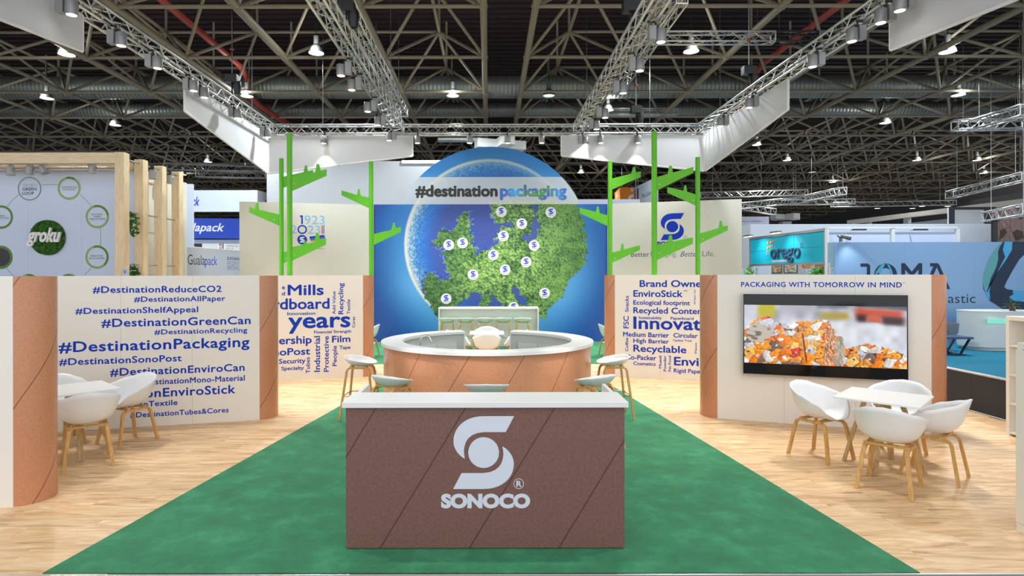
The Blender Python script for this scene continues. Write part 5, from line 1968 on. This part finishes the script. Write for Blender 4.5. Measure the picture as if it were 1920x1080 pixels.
def ont(s, m, x0, x1, yb, yc, rx, bold=0.0, ext=0.0):
    r = zt(rx, yb)
    z0 = tp.uz(r[0], zt(rx, yb)[1])[1]; z1 = tp.uz(r[0], zt(rx, yc)[1])[1]
    letter(s, m, tf, lambda a, b_, q: PT(a, b_, 0.002 + q), tp.uz(zt(x0, 0)[0], 480)[0], tp.uz(zt(x1, 0)[0], 480)[0], z0, z1, bold, ext=ext)


M['letter_slate'] = mat('slate_letters', (54, 76, 104), 0.35)
ont('orego', M['letter_slate'], 597, 1092, 762, 535, 640, 0.0, 0.04)
ont('PACKAGING', mat('pale_pink_letters', (240, 206, 196), 0.5), 612, 856, 822, 788, 620, 0.02)
for x, y, w, h in [(545, 495, 13, 26), (590, 488, 12, 24), (623, 477, 9, 20), (650, 470, 5, 12), (541, 577, 12, 20), (583, 566, 11, 18), (616, 550, 7, 14), (535, 640, 11, 16), (573, 630, 9, 14), (530, 687, 9, 9)]:
    c = tp.uz(*zt(x, y)); du = abs(tp.uz(*zt(x + w, y))[0] - c[0]); dz = abs(tp.uz(*zt(x, y + h))[1] - c[1])
    flat([circle(c[0], c[1], du, 16, dz)], M['ink_orange'], tf, PT, 0.003, 'dot_print', 0.012)
b = MB()
c = tp.uz(*zt(1107, 540))
ring_faces(b, PT, 0.003, c[0], c[1], 0.05, 0.075)
b.build('mark_ring', M['letter_slate'], tf, fix=False)
for x, y, lab in ((470, 395, 'slim lamp over the orange dots of the teal fascia'), (960, 345, 'slim lamp over the middle of the teal fascia')):
    u, z = tp.uz(*zt(x, y))
    wv = Vector((tp.e.x * u + tp.o.x, tp.e.y * u + tp.o.y, 0))
    nn = Vector((tp.e.y, -tp.e.x, 0))
    if nn.x > 0:
        nn = -nn
    l = thing('fascia_lamp', lab, 'lamp', (wv.x, wv.y, T1 + 0.075), tp.ang)
    MB().box(-0.015, 0.015, -0.5, 0, 0, 0.02).build('arm', M['alu'], l)
    MB().box(-0.22, 0.22, -0.56, -0.46, -0.03, 0.02).build('head', M['lamp_shade'], l)
    MB().box(-0.20, 0.20, -0.55, -0.47, -0.034, -0.031).build('lens', M['glow'], l)
    spot_light(wv + nn * 0.5 + Vector((0, 0, T1 + 0.02)), wv + Vector((0, 0, 2.6)), 38, 110, 0.9, 0.08, (0.95, 0.98, 1))
# food picture under the fascia
M['food_print'] = m_print('food_print', rough=0.4)


def paint_food(x, y):
    base = np.ones(x.shape + (3,)) * np.array([226, 230, 232.])
    base = mixc(base, (206, 212, 216), sstep(0.02, 0.0, np.abs((y / 0.25) % 1 - 0.5) - 0.47))

    def tray(x0, x1, y0, y1, cols, seed):
        nonlocal base
        m = (x > x0) & (x < x1) & (y > y0) & (y < y1)
        base = np.where(m[..., None], np.array([58, 62, 76.]), base)
        m2 = (x > x0 + 0.02) & (x < x1 - 0.02) & (y > y0) & (y < y1 - 0.08)
        _, _, h, _, _ = cells(x * 30, y * 18, 1.0, seed)
        c = np.array(cols, float)[np.minimum((h * len(cols)).astype(int), len(cols) - 1)]
        base = np.where(m2[..., None], c, base)
    tray(0.0, 0.21, -1, 0.70, [(238, 150, 90), (240, 230, 210), (110, 150, 70), (226, 120, 80), (240, 226, 200)], 1)
    tray(0.24, 0.50, -1, 0.70, [(236, 232, 226), (226, 220, 214), (214, 150, 150), (150, 160, 90), (240, 236, 230)], 2)
    m = (((x - 0.67) / 0.10) ** 2 + ((y - 0.2) / 0.30) ** 2) < 1
    _, _, h, _, _ = cells(x * 40, y * 20, 1.0, 5)
    c = np.array([(216, 150, 110), (236, 190, 130), (180, 110, 80)], float)[np.minimum((h * 3).astype(int), 2)]
    base = np.where(m[..., None], c, base)
    m = (x > 0.58 + (y - 0.35) * 0.06) & (x < 0.76 - (y - 0.35) * 0.06) & (y > 0.38) & (y < 0.92)
    base = np.where(m[..., None], np.where((vnoise(x * 60, y * 30, 1.0, 4) > 0.55)[..., None], np.array([120, 180, 220.]), np.array([232, 240, 246.])), base)
    m = (((x - 0.87) / 0.09) ** 2 + ((y - 0.1) / 0.38) ** 2) < 1
    base = np.where(m[..., None], np.array([180, 120, 110.]) * (0.8 + 0.4 * vnoise(x * 50, y * 20, 1.0, 9))[..., None], base)
    m = np.abs((y - 0.62) - (x - 0.80) * 3.0) + np.abs(x - 0.82) * 3 < 0.16
    base = np.where(m[..., None], np.array([180, 120, 60.]), base)
    return base


fu0, fu1 = tp.uz(1424, 505)[0], tp.uz(1527, 505)[0]
fz = 2.31
MB().box(fu0, fu1, 0.40, 0.44, 0, fz).build('picture_panel', M['white'], tf)
yy, xx = np.mgrid[0:1.0:40j, 0:1.0:150j]
print_grid('food_print', M['food_print'], tf, xx, yy, paint_food, lambda x, y: np.stack([fu0 + x * (fu1 - fu0), np.full(x.shape, 0.397), fz - y * 0.40], -1))
for px, d, lab in ((1410, 19.2, 'bright green leafy plant under the far end of the teal fascia'), (1537, 16.0, 'bright green leafy plant under the near end of the teal fascia')):
    p = atd(px, 512, d)
    leafy('hanging_plant', lab, (p.x + 0.1, d + 0.3, 1.75), 70, 0.16, 0.13, M['leaf_bright'], [(0, 0), (0.12, 0), (0.15, 0.12), (0, 0.10)], 0, 0.62)


def sign(px0, px1, py0, py1, d, txt, label):
    a, c = atd(px0, py1, d), atd(px1, py0, d)
    t = thing('aisle_sign', label, 'sign', ((a.x + c.x) / 2, d, 0))
    w = (c.x - a.x) / 2
    MB().box(-w, w, 0, 0.03, 0, c.z).build('board', M['booth_white'], t)
    h = c.z
    for k, ch_ in enumerate(txt):
        letter(ch_, M['ink_black'], t, lambda x, z, q: (x, -0.002 - q, z), -w * 0.3, w * 0.3, h - 0.11 - k * 0.12, h - 0.035 - k * 0.12, 0.01)


sign(228, 240, 504, 530, 12.7, '9D', 'small white aisle sign in front of the first timber post')
sign(1391.5, 1400, 505, 530, 19.9, '9C', 'small white aisle sign at the far end of the teal fascia')
sign(1415, 1422, 501, 530, 18.6, '9C', 'small white aisle sign beside the far plant under the teal fascia')
sign(1557, 1564, 502, 530, 16.9, '9C', 'small white aisle sign at the end of the sky blue booth wall')

# white partition behind the two booths
WD = 21.0
wx0, wx1 = atd(1407, 420, WD).x, atd(1868, 420, WD).x
wz = atd(1600, 420, WD).z
wb = thing('booth_partition', 'long white partition with aluminium posts behind the teal fascia and the sky blue wall', 'booth wall', (wx0, WD, 0))
for k in range(4):
    L_ = (wx1 - wx0) / 4
    MB().box(k * L_ + 0.001, (k + 1) * L_ - 0.001, 0, 0.1, 0, wz).build('panel', M['booth_white'], wb)
MB().box(-0.02, -0.001, 0, 2.0, 0, wz).build('end_panel', M['booth_grey'], wb)
for px in (1551, 1675, 1797):
    x = atd(px, 440, 18.6).x - wx0
    MB().box(x - 0.05, x + 0.05, -2.4, -2.3, 0, atd(px, 428, 18.6).z).build('post', M['alu_white'], wb)
xa, xb = atd(1551, 440, 18.6).x - wx0, atd(1797, 440, 18.6).x - wx0
zr = atd(1600, 429, 18.6).z
MB().box(xa, xb, -2.4, -2.3, zr, zr + 0.06).build('rail', M['alu_white'], wb)
MB().box(xa, xb, -2.30, -2.28, 0, zr - 0.10).build('panel', M['booth_blue_white'], wb)
o = MB()
o.box(0, 0.6, 0, 0.1, 0, 0.04)
for px, lab in ((1600, 'slim flat lamp on the rail over the flood lamp'), (1713, 'slim flat lamp on the rail beside the middle aluminium post')):
    p = atd(px, 432, 18.5)
    l = thing('rail_lamp', lab, 'lamp', p)
    MB().box(-0.2, 0.2, -0.35, -0.25, -0.02, 0.02).build('head', M['dark_board'], l)
    MB().box(-0.02, 0.02, -0.25, 0.12, 0.0, 0.02).build('arm', M['alu'], l)
# brown poster, dark frame panel, cream fascia beam
pd = 19.5
a, c = atd(1870, 455, pd), atd(2010, 392, pd)
t = thing('poster_wall', 'brown wood-toned poster wall above the sky blue booth at the picture edge', 'poster', (a.x, pd, 0))
MB().box(0, c.x - a.x, 0, 0.08, 0, c.z).build('board', M['poster_brown'], t)
MB().box(-0.14, -0.001, -0.02, 0.08, 0, c.z - 0.3).build('edge', M['black'], t)
M['poster_dark'] = mat('dark_brown_print', (66, 46, 44), 0.6)
for ply in ([(1875, 432), (1884, 428), (1888, 436), (1880, 446), (1874, 450)], [(1898, 436), (1906, 430), (1918, 434), (1920, 446), (1904, 452)], [(1908, 404), (1916, 402), (1918, 410), (1911, 412)]):
    flat([[(atd(*q_, pd).x - a.x, atd(*q_, pd).z) for q_ in ply]], M['poster_dark'], t, PJ, 0.002, 'print')
pd = 24.0
a, c = atd(1779, 430, pd), atd(1866, 389, pd)
t = thing('framed_panel', 'pale grey panel in a dark frame beside the brown poster', 'booth wall', (a.x, pd, 0))
w = c.x - a.x
MB().box(0, w, 0, 0.08, 0, c.z).build('panel', M['booth_grey'], t)
for x0, x1 in ((-0.001, 0.22), (w - 0.45, w + 0.001)):
    MB().box(x0, x1, -0.03, -0.001, 0, c.z + 0.02).build('frame', M['dark_board'], t)
MB().box(0.23, w - 0.46, -0.03, -0.001, c.z - 0.08, c.z + 0.02).build('frame', M['dark_board'], t)
pa, pb = atd(1588, 419, 36.6), atd(1935, 373, 25.8)
zc = 5.2
fb = thing('fascia_beam', 'long cream fascia beam slanting above the white partition', 'fascia', (pa.x, pa.y, 0), math.atan2(pb.y - pa.y, pb.x - pa.x))
L_ = (pb - pa).xy.length
for k in range(3):
    MB().box(k * L_ / 3 + 0.002, (k + 1) * L_ / 3 - 0.002, 0, 0.3, zc - 0.12, zc + 0.12).build('beam_section', mat('cream_fascia', (232, 226, 214), 0.6), fb)
for k in range(4):
    MB().box(k * L_ / 4 + 1.4, k * L_ / 4 + 1.7, 0.05, 0.25, 0, zc - 0.121).build('post', M['booth_grey'], fb)
MB().box(L_ * 0.35, L_, 0.29, 0.35, 0, zc - 0.4).build('wall_panel', M['booth_grey'], fb)

# white column heads standing in the hall
def column_head(p, ztop, label, r=0.22):
    t = thing('hall_column', label, 'column', (p[0], p[1], 0))
    MB().box(-r, r, -r, r, 0, ztop - 0.3).build('shaft', M['booth_grey'], t)
    for a in (0.3, 0.3 + PI / 2, 0.3 + PI, 0.3 + 3 * PI / 2):
        d = Vector((math.cos(a), math.sin(a), 0)); s = Vector((-d.y, d.x, 0))
        MB().sweep([d * 0.25 + Vector((0, 0, ztop)), d * 0.95 + Vector((0, 0, ztop))], 0.5, 0.32, s).build('arm_box', M['white'], t)
    return t


p = atd(938, 272, 22.5)
column_head(p, p.z, 'white four-armed column head just above the top of the globe disc')
p = atd(1472, 407, 38)
column_head(p, p.z, 'far white four-armed column head above the teal fascia', 0.28)

# hanging signs beyond the stand
p = atd(1391, 430, 27); q_ = atd(1442, 406, 27)
t = thing('booth_wall', 'grey lavender booth wall with a small line of capitals next to the slogan wall', 'booth wall', (p.x - 1.0, 27, 0))
MB().box(0, q_.x - p.x + 1.0, 0, 0.1, 0, q_.z).build('panel', mat('lavender_grey', (170, 172, 190), 0.6), t)
a, c = atd(1364, 416.2, 27), atd(1429, 413.8, 27)
letter('SUSTAINABLE MATERIALS COMPANY', M['ink_navy'], t, lambda x, z, q: (x - p.x + 1.0, -0.003 - q, z), a.x - 0.5, c.x, a.z, c.z, 0.01)
p = atd(1085, 383, 21); q_ = atd(1200, 373.5, 21)
t = thing('booth_wall', 'pale lavender wall just behind the blue backdrop edge', 'booth wall', (p.x, 21, 0))
for k in range(2):
    w = (q_.x - p.x) / 2
    MB().box(k * w + 0.001, (k + 1) * w - 0.001, 0, 0.1, 0, q_.z).build('panel', mat('pale_lavender', (188, 194, 214), 0.6), t)
od = 33.0
oa, ob, oc = atd(1163, 351, od), atd(1200, 351, od), atd(1151, 359, od + 2.5)
t = thing('hanging_cube', 'orange hanging hall sign with white figures behind the lime branches', 'sign', (oa.x, od, oa.z))
w = ob.x - oa.x
MB().box(0, w, 0, 0.06, -1.9, 0).build('front_board', M['orange_board'], t)
b = MB()
e = Vector((oc.x - oa.x, 2.2, 0))
b.prism([(0, 0), (e.x, e.y), (e.x + 0.04, e.y), (0.05, 0.02)], lambda x, y, q: (x - 0.01, y, -1.9 + q), 1.9)
b.build('side_board', mat('deep_orange_board', (226, 122, 10), 0.55), t)
PO = lambda x, z, q: (x - oa.x, -0.004 - q, z - oa.z)
a, c = atd(1182.5, 359, od), atd(1187, 353, od)
letter('8', M['white'], t, PO, a.x, c.x, a.z, c.z, 0.0)
a, c = atd(1177, 382, od), atd(1195, 364.5, od)
letter('C', M['white'], t, PO, a.x, c.x, a.z, c.z, 0.07)
sv = e.normalized()
PS = lambda a_, z, q: (sv.x * a_ - 0.03, sv.y * a_ - 0.02, z)
letter('A', M['white'], t, PS, 1.4, 0.5, -1.35, -0.6, 0.03)
letter('1', M['white'], t, PS, 1.55, 1.25, -0.42, -0.15, 0.0)
letter('2', M['white'], t, PS, 1.0, 0.45, -0.42, -0.15, 0.0)
for x in (0.1, w - 0.1):
    MB().tube((x, 0.03, 0), (x, 0.03, 3.4), 0.015, 6).build('cable', M['steel'], t)
gpn = Plane(((1188 - CX) / F * 26, 26), ((1231 - CX) / F * 23.2, 23.2))
t = thing('hanging_sign', 'grey hanging sign with handwriting beside the orange sign', 'sign', (gpn.o.x, gpn.o.y, 0), gpn.ang)
gz = gpn.uz(1188, 352)[1]
MB().box(0, gpn.len, 0, 0.08, 3.9, gz).build('board', mat('mid_grey_sign', (150, 156, 164), 0.6), t)
G2 = lambda u, z, q: (u, -0.004 - q, z)
on(gpn, t, lambda u, z, q: (u, -q, z), M['ink_black'], 'Paul Sailer', 1204, 1221, 371.5, 364, bold=-0.01, shear=0.4, off=0.005)
u0 = gpn.uz(1190, 360)[0]; u1 = gpn.uz(1192, 360)[0]
MB().box(u0, u1, -0.01, -0.001, gpn.uz(1190, 381)[1], gpn.uz(1190, 356)[1]).build('stripe', mat('dark_red_print', (150, 30, 34), 0.6), t)
u0 = gpn.uz(1195, 360)[0]; u1 = gpn.uz(1197, 360)[0]
MB().box(u0, u1, -0.01, -0.001, gpn.uz(1195, 381)[1], gpn.uz(1195, 354)[1]).build('stripe', M['black'], t)
for u in (0.2, gpn.len - 0.2):
    MB().tube((u, 0.04, gz), (u, 0.04, gz + 2.4), 0.015, 6).build('cable', M['steel'], t)

# tall grey wall behind the backdrop
p = atd(500, 300, 21.0); q_ = atd(755, 302, 21.0); r_ = atd(850, 302, 21.0)
t = thing('tall_wall', 'tall pale grey wall rising behind the year wall and the globe disc', 'booth wall', (p.x, 21, 0))
n = 4
w = (q_.x - p.x) / n
for k in range(n):
    MB().box(k * w + 0.001, (k + 1) * w - 0.001, 0, 0.1, 0, q_.z).build('panel', mat('tall_pale_grey', (168, 171, 176), 0.6), t)
MB().box(q_.x - p.x, r_.x - p.x, 0.0, 0.1, 0, q_.z - 0.03).build('panel', MATS['tall_pale_grey'], t)
MB().box(q_.x - p.x - 0.03, r_.x - p.x, -0.05, -0.001, q_.z - 0.09, q_.z + 0.02).build('top_rail', M['alu_white'], t)

# ------------------------------------------------------------------ timber frame booth with green rings
GX = -8.08
tb = thing('timber_frame', 'pale timber frame of tall posts and a top beam around the ring wall', 'frame', (GX, 13.0, 0))
zt_ = 4.70
for k, d in enumerate((13.0, 13.72, 14.52, 15.32)):
    MB().box(-0.1, 0.1, d - 13.0, d - 13.0 + 0.2, 0, zt_ - (0 if k == 0 else 0.02)).build('post', M['timber_z'], tb)
MB().box(-5.0, -0.101, 0.0, 0.18, zt_ - 0.24, zt_ - 0.01).build('beam', M['timber_x'], tb)
MB().box(-5.0, -0.16, 0.62, 0.78, zt_ - 0.28, zt_ - 0.10).build('beam', M['timber_x'], tb)
for z in (3.42, 2.24):
    MB().tube((-0.02, 0.2, z), (-0.02, 2.4, z - 0.0), 0.018, 8).build('rod', M['steel'], tb)
MB().tube((-5.0, 0.24, 4.40), (0.0, 0.24, 4.40), 0.022, 8).build('lamp_rail', M['steel'], tb)
MB().tube((0.02, 0.1, zt_ - 0.12), (0.02, 2.5, zt_ - 0.12), 0.022, 8).build('lamp_rail', M['steel'], tb)
for k, (d, d2) in enumerate(((1.15, 2.1), (2.105, 3.5))):
    MB().box(-0.34, -0.30, d, d2, 0.0, 4.52).build('side_panel', M['booth_cream'], tb)
    MB().box(-0.34, -0.30, d, d2, 4.525, 4.56).build('side_panel_cap', M['booth_cream'], tb)

RD = 13.80
rw = thing('booth_wall', 'cool white wall with green ring diagram and moss disc', 'booth wall', (-8.20, RD, 0))
rz_ = atd(100, 309.5, RD).z
for k in range(4):
    MB().box(-(k + 1) * 1.25 + 0.001, -k * 1.25 - 0.001, 0, 0.1, 0, rz_).build('panel', M['booth_blue_white'], rw)
PR = lambda x, z, q: (x, -q, z)
s4 = RD / F / 4


def zr4(x, y):
    p = atd(x / 4, 270 + y / 4, RD)
    return (p.x + 8.20, p.z)


def rings(x, y, r, w, parts, t0=0.002):
    for m, a0, a1 in parts:
        b = MB()
        c = zr4(x, y)
        ring_faces(b, PR, t0, c[0], c[1], (r - w) * s4, r * s4, math.radians(a0), math.radians(a1), 40)
        b.build('ring_print', M[m], rw, fix=False)


rings(222, 335, 88, 4, [('ink_darkgreen', 0, 360)]); rings(222, 337, 82, 3, [('ring_pale', 0, 360)], 0.003)
rings(519, 332, 87, 17, [('ring_pale', 105, 420), ('ring_dark', 60, 105)])
rings(730, 545, 88, 17, [('ring_pale', 108, 368), ('ring_dark', 8, 108)])
rings(728, 848, 88, 17, [('ring_pale', 108, 312), ('ring_dark', -48, 108)])
rings(10, 548, 88, 17, [('ring_dark', -110, 120), ('ring_pale', 120, 250)])
rings(8, 850, 88, 17, [('ring_dark', 0, 360)])
c = zr4(8, 850); flat([circle(c[0], c[1], 70 * s4)], M['black'], rw, PR, 0.002, 'disc_print')
rings(215, 1062, 88, 17, [('ring_dark', 40, 100), ('ring_pale', 100, 400)])
rings(516, 1062, 88, 17, [('ring_dark', 50, 130), ('ring_pale', 130, 410)])
for pts in ([(312, 308), (370, 301), (434, 306)], [(600, 380), (650, 420), (686, 466)], [(752, 632), (760, 690), (754, 762)], [(682, 930), (660, 960), (632, 985)], [(55, 466), (95, 415), (140, 382)], [(50, 930), (75, 965), (105, 995)]):
    b = MB()
    w = 3.0
    P0 = [zr4(*p_) for p_ in pts]
    crv = [(P0[0][0] * (1 - t_) ** 2 + 2 * P0[1][0] * t_ * (1 - t_) + P0[2][0] * t_ * t_, P0[0][1] * (1 - t_) ** 2 + 2 * P0[1][1] * t_ * (1 - t_) + P0[2][1] * t_ * t_) for t_ in [k / 8 for k in range(9)]]
    vs = []
    for k in range(9):
        tx_, tz_ = crv[min(k + 1, 8)][0] - crv[max(k - 1, 0)][0], crv[min(k + 1, 8)][1] - crv[max(k - 1, 0)][1]
        l_ = math.hypot(tx_, tz_)
        for s in (-1, 1):
            vs.append(PR(crv[k][0] - s * tz_ / l_ * w * s4 / 2, crv[k][1] + s * tx_ / l_ * w * s4 / 2, 0.002))
    b.add(vs, [(2 * k, 2 * k + 1, 2 * k + 3, 2 * k + 2) for k in range(8)])
    b.build('line_print', M['ring_dark'], rw, fix=False)
for s, m, x0, x1, yb, yc, bo in [('GROKU', 'ink_green', 168, 274, 320, 298, -0.02), ('GREEN', 'ink_darkgreen', 168, 275, 350, 328, 0.02), ('LOOP', 'ink_darkgreen', 168, 256, 381, 358, 0.02),
                                 ('SCHONUNG VON', 'ink_green', 460, 578, 331, 318, 0), ('RESSOURCEN', 'ink_green', 472, 566, 348, 336, 0), ('RECYCLING-', 'ink_green', 687, 770, 534, 522, 0),
                                 ('FÄHIGE', 'ink_green', 705, 755, 551, 539, 0), ('VERPACKUNGEN', 'ink_green', 672, 787, 569, 557, 0), ('EINSATZ VON', 'ink_green', 680, 772, 845, 833, 0),
                                 ('RECYCLINGWARE', 'ink_green', 667, 785, 863, 851, 0), ('MINED-', 'ink_green', 0, 42, 545, 533, 0), ('CKUNGEN', 'ink_green', 0, 68, 562, 550, 0)]:
    a, c = zr4(x0, yb), zr4(x1, yc)
    letter(s, M[m], rw, lambda x, z, q: PR(x, z, 0.003 + q), a[0], c[0], a[1], c[1], bo, res=2)
# moss disc with raised letters
c = zr4(363, 702)
P0 = (c[0] - 8.20, RD - 0.002, c[1])
md = thing('moss_disc', 'round green moss disc with raised white letters on the ring wall', 'sign', P0)
MB().prism(circle(0, 0, 131 * s4, 40), lambda x, z, q: (x, -q, z), 0.05).build('backing', M['moss'], md)
b = MB()
for k in range(420):
    a = random.uniform(0, 2 * PI); r = 126 * s4 * math.sqrt(random.random())
    b.blob((r * math.cos(a), -0.05, r * math.sin(a)), random.uniform(0.015, 0.032), 6, 3, 0.2)
b.build('moss', M['moss'], md, kind='stuff')
x0, x1 = (230 - 363) * s4, (482 - 363) * s4
letter('groku', M['white'], md, lambda x, z, q: (x, -0.075 - q, z), x0, x1, -36 * s4, 72 * s4, bold=0.03, shear=0.35, ext=0.05)
# spotlights on the rails
sp0 = None
for k, (px, py, d, lab) in enumerate([(20, 320, 13.24, 'grey can spotlight at the picture edge above the ring wall'), (56, 319, 13.24, 'grey can spotlight straight above the ring reading GREEN LOOP'),
                                      (82, 317, 13.24, 'tilted grey can spotlight next to the one above the GREEN LOOP ring'), (173, 317, 13.24, 'grey can spotlight near the first timber post'),
                                      (286, 328, 14.2, 'grey can spotlight between the second and third timber posts'), (318, 337, 15.0, 'grey can spotlight between the third and fourth timber posts')]):
    p = atd(px, py, d)
    if sp0 is None:
        sp0 = r = thing('can_spotlight', lab, 'spotlight', p, 0, 'can spotlights on the timber frame')
        MB().tube((0, 0, -0.10), (0, 0, 0.08), 0.085, 16).build('can', M['spot_body'], r, 'auto')
        MB().tube((0, 0, 0.081), (0, 0, 0.11), 0.05, 12).build('cap', M['spot_body'], r, 'auto')
        MB().pipe([(-0.10, 0, 0.0)] + [(0.10 * math.cos(a), 0, 0.13 * math.sin(a)) for a in [PI - PI * j / 8 for j in range(9)]] + [(0.10, 0, 0)], 0.008, 6).build('yoke', M['steel'], r)
        MB().box(-0.03, 0.03, -0.03, 0.03, 0.131, 0.24).build('clamp', M['black'], r)
    else:
        r = dup(sp0, p, 0, lab)
    r.rotation_euler = (0, [-0.05, 0.1, -0.45, 0.05, -0.05, 0][k], 0)
# planters on the rods
POT = [(0, 0), (0.10, 0), (0.14, 0.26), (0.13, 0.26), (0.12, 0.22), (0, 0.20)]
p = atd(243, 428, 13.5)
leafy('hanging_planter', 'white planter with trailing ivy between the first two timber posts, the upper one', (-8.16, 13.46, p.z), 170, 0.17, 0.075, M['leaf'], POT, 0.42, 0.10)
bpy.data.objects[COL.objects[-1].name]
p = atd(243, 520, 13.5)
leafy('hanging_planter', 'white planter with bushy ivy between the first two timber posts, the lower one', (-8.12, 13.46, p.z - 0.1), 120, 0.17, 0.075, M['leaf'], POT, 0.1, 0.14)
for ch in COL.objects:
    if ch.parent and ch.parent.name.startswith('hanging_planter') and ch.name.startswith('leaf'):
        ch.location = (0, 0, 0.25)

# ------------------------------------------------------------------ white and blue booth beyond the timber posts
ub_ = Plane((-8.72, 17.0), (-8.30, 20.6))
t = thing('booth_wall', 'low grey booth wall with narrow dark and blue serif letters', 'booth wall', (ub_.o.x, ub_.o.y, 0), ub_.ang)
bz = ub_.uz(345, 461)[1]
for k in range(2):
    MB().box(ub_.len * k / 2 + 0.001, ub_.len * (k + 1) / 2 - 0.001, 0, 0.1, 0, bz - 0.03).build('panel', M['booth_grey'], t)
MB().box(0, ub_.len, -0.01, 0.11, bz - 0.029, bz).build('top_rail', M['alu_white'], t)
PU = lambda u, z, q: (u, -q, z)
zg = lambda x, y: (340 + x / 6, 340 + y / 6)
for s, m, x0, x1, yb, yc, bo, sh in [('Guala', 'ink_black', 72, 265, 936, 822, 0.0, 0.0), ('pack', 'ink_blue', 266, 402, 940, 838, 0.0, 0.0), ('SUSTAINABLE', 'ink_navy', 514, 700, 884, 850, 0.02, 0),
                                     ('SUCCESS STORIES', 'ink_navy', 514, 730, 934, 898, -0.01, 0), ('WITH US', 'ink_navy', 514, 680, 1000, 945, -0.01, 0)]:
    a, c = zg(x0, yb), zg(x1, yc)
    on(ub_, t, PU, M[m], s, a[0], c[0], a[1], c[1], bold=bo, shear=sh)
p = atd(345.5, 345, 18.3); q_ = atd(361, 345, 18.3)
t = thing('booth_pillar', 'narrow white booth pillar right behind the last timber post', 'pillar', (p.x, 18.3, 0))
MB().box(0, q_.x - p.x, 0, 0.09, 0, p.z).build('front_panel', M['booth_white'], t)
MB().box(-0.04, -0.001, -0.01, 0.09, 0, p.z - 0.1).build('edge', M['alu_white'], t)
fd = 21.0
p = atd(345, 397, fd); q_ = atd(482.5, 356.5, fd)
t = thing('fascia', 'white fascia with blue italic letter ends above the royal blue band', 'fascia', (p.x, fd, 0))
wid = q_.x - p.x
MB().box(0, wid, 0, 0.1, p.z, q_.z).build('front_board', M['booth_white'], t)
r_ = atd(524, 368, 22.6)
b = MB()
b.prism([(wid, 0.0), (r_.x - p.x, 1.7), (r_.x - p.x, 1.8), (wid, 0.1)], lambda x, y, q: (x, y, p.z + q), q_.z - p.z)
b.build('side_board', M['booth_grey'], t)
for x in (0.1, wid - 0.1):
    MB().box(x - 0.05, x + 0.05, 0.1, 0.2, 0, p.z + 0.2).build('post', M['alu_white'], t)
a, c = atd(zg(122, 272)[0], zg(0, 275)[1], fd), atd(zg(204, 0)[0], zg(0, 172)[1], fd)
letter('ck', M['ink_blue'], t, lambda x, z, q: (x - p.x, -0.003 - q, z), a.x, c.x, a.z, c.z, 0.02, 0.3)
sd = Vector((r_.x - p.x - wid, 1.7)).normalized()
letter('Guala', M['ink_black'], t, lambda a_, z, q: (wid + sd.x * a_ + 0.01, sd.y * a_ - 0.01, z), 0.5, 2.0, q_.z - 0.62, q_.z - 0.25, 0)
bd = 24.0
p2b = atd(340, 447, bd); q2 = atd(470, 409, bd)
t = thing('fascia', 'royal blue curved band with white italic letters', 'fascia', (p2b.x, bd, 0))
wid = q2.x - p2b.x
b = MB()
nn_ = 12
b.prism([(wid * k / nn_, 0.35 * (k / nn_) ** 2) for k in range(nn_ + 1)] + [(wid * k / nn_, 0.35 * (k / nn_) ** 2 + 0.08) for k in range(nn_, -1, -1)], lambda x, y, q: (x, y, p2b.z + q), q2.z - p2b.z)
b.build('band', M['booth_royal'], t, 'auto')
MB().box(0.2, wid, 0.5, 0.6, p2b.z - 0.18, p2b.z - 0.02).build('lower_rail', M['booth_blue_white'], t)
for x in (1.4, wid - 0.2):
    MB().box(x - 0.04, x + 0.04, 0.5, 0.6, 0, p2b.z - 0.181).build('post', M['alu_white'], t)
a, c = atd(zg(132, 0)[0], zg(0, 562)[1], bd), atd(zg(468, 0)[0], zg(0, 468)[1], bd)
lx = lambda x: 0.35 * ((x - p2b.x) / wid) ** 2
letter('alapack', M['logo_grey'], t, lambda x, z, q: (x - p2b.x, lx(x) - 0.006 - q, z), a.x - 0.25, c.x, a.z, c.z, 0.02, 0.3)
wd = 26.5
p3b = atd(408, 475, wd); q3 = atd(470, 452, wd)
t = thing('booth_wall', 'bright white far board with a red mark and small capitals under the blue band', 'booth wall', (p3b.x, wd, 0))
MB().box(0, q3.x - p3b.x, 0, 0.08, 0, q3.z).build('panel', M['white'], t)
for ply in ([(411, 454), (414.5, 458.5), (411, 463)], [(411, 464), (417, 464), (419, 468), (411, 470)]):
    flat([[(atd(*v_, wd).x - p3b.x, atd(*v_, wd).z) for v_ in ply]], M['red_print'], t, PJ, 0.002, 'mark_print')
for s, x0, x1, yb, yc in (('MITSUBISHI', 498, 660, 708, 690), ('CHEMICAL', 498, 644, 738, 718), ('GROUP', 498, 590, 766, 748)):
    a, c = atd(*zg(x0, yb), wd), atd(*zg(x1, yc), wd)
    letter(s, M['ink_black'], t, lambda x, z, q: (x - p3b.x, -0.003 - q, z), a.x, c.x, a.z, c.z, -0.01, res=1)
p4b = atd(360, 475, 27); q4b = atd(408, 453, 27)
t = thing('booth_wall', 'far dark and white booth wall seen under the blue band', 'booth wall', (p4b.x, 27, 0))
MB().box(0, 0.45, 0, 0.08, 0, q4b.z).build('dark_panel', M['dark_board'], t)
MB().box(0.46, q4b.x - p4b.x, 0, 0.08, 0, q4b.z).build('white_panel', M['white_side'], t)
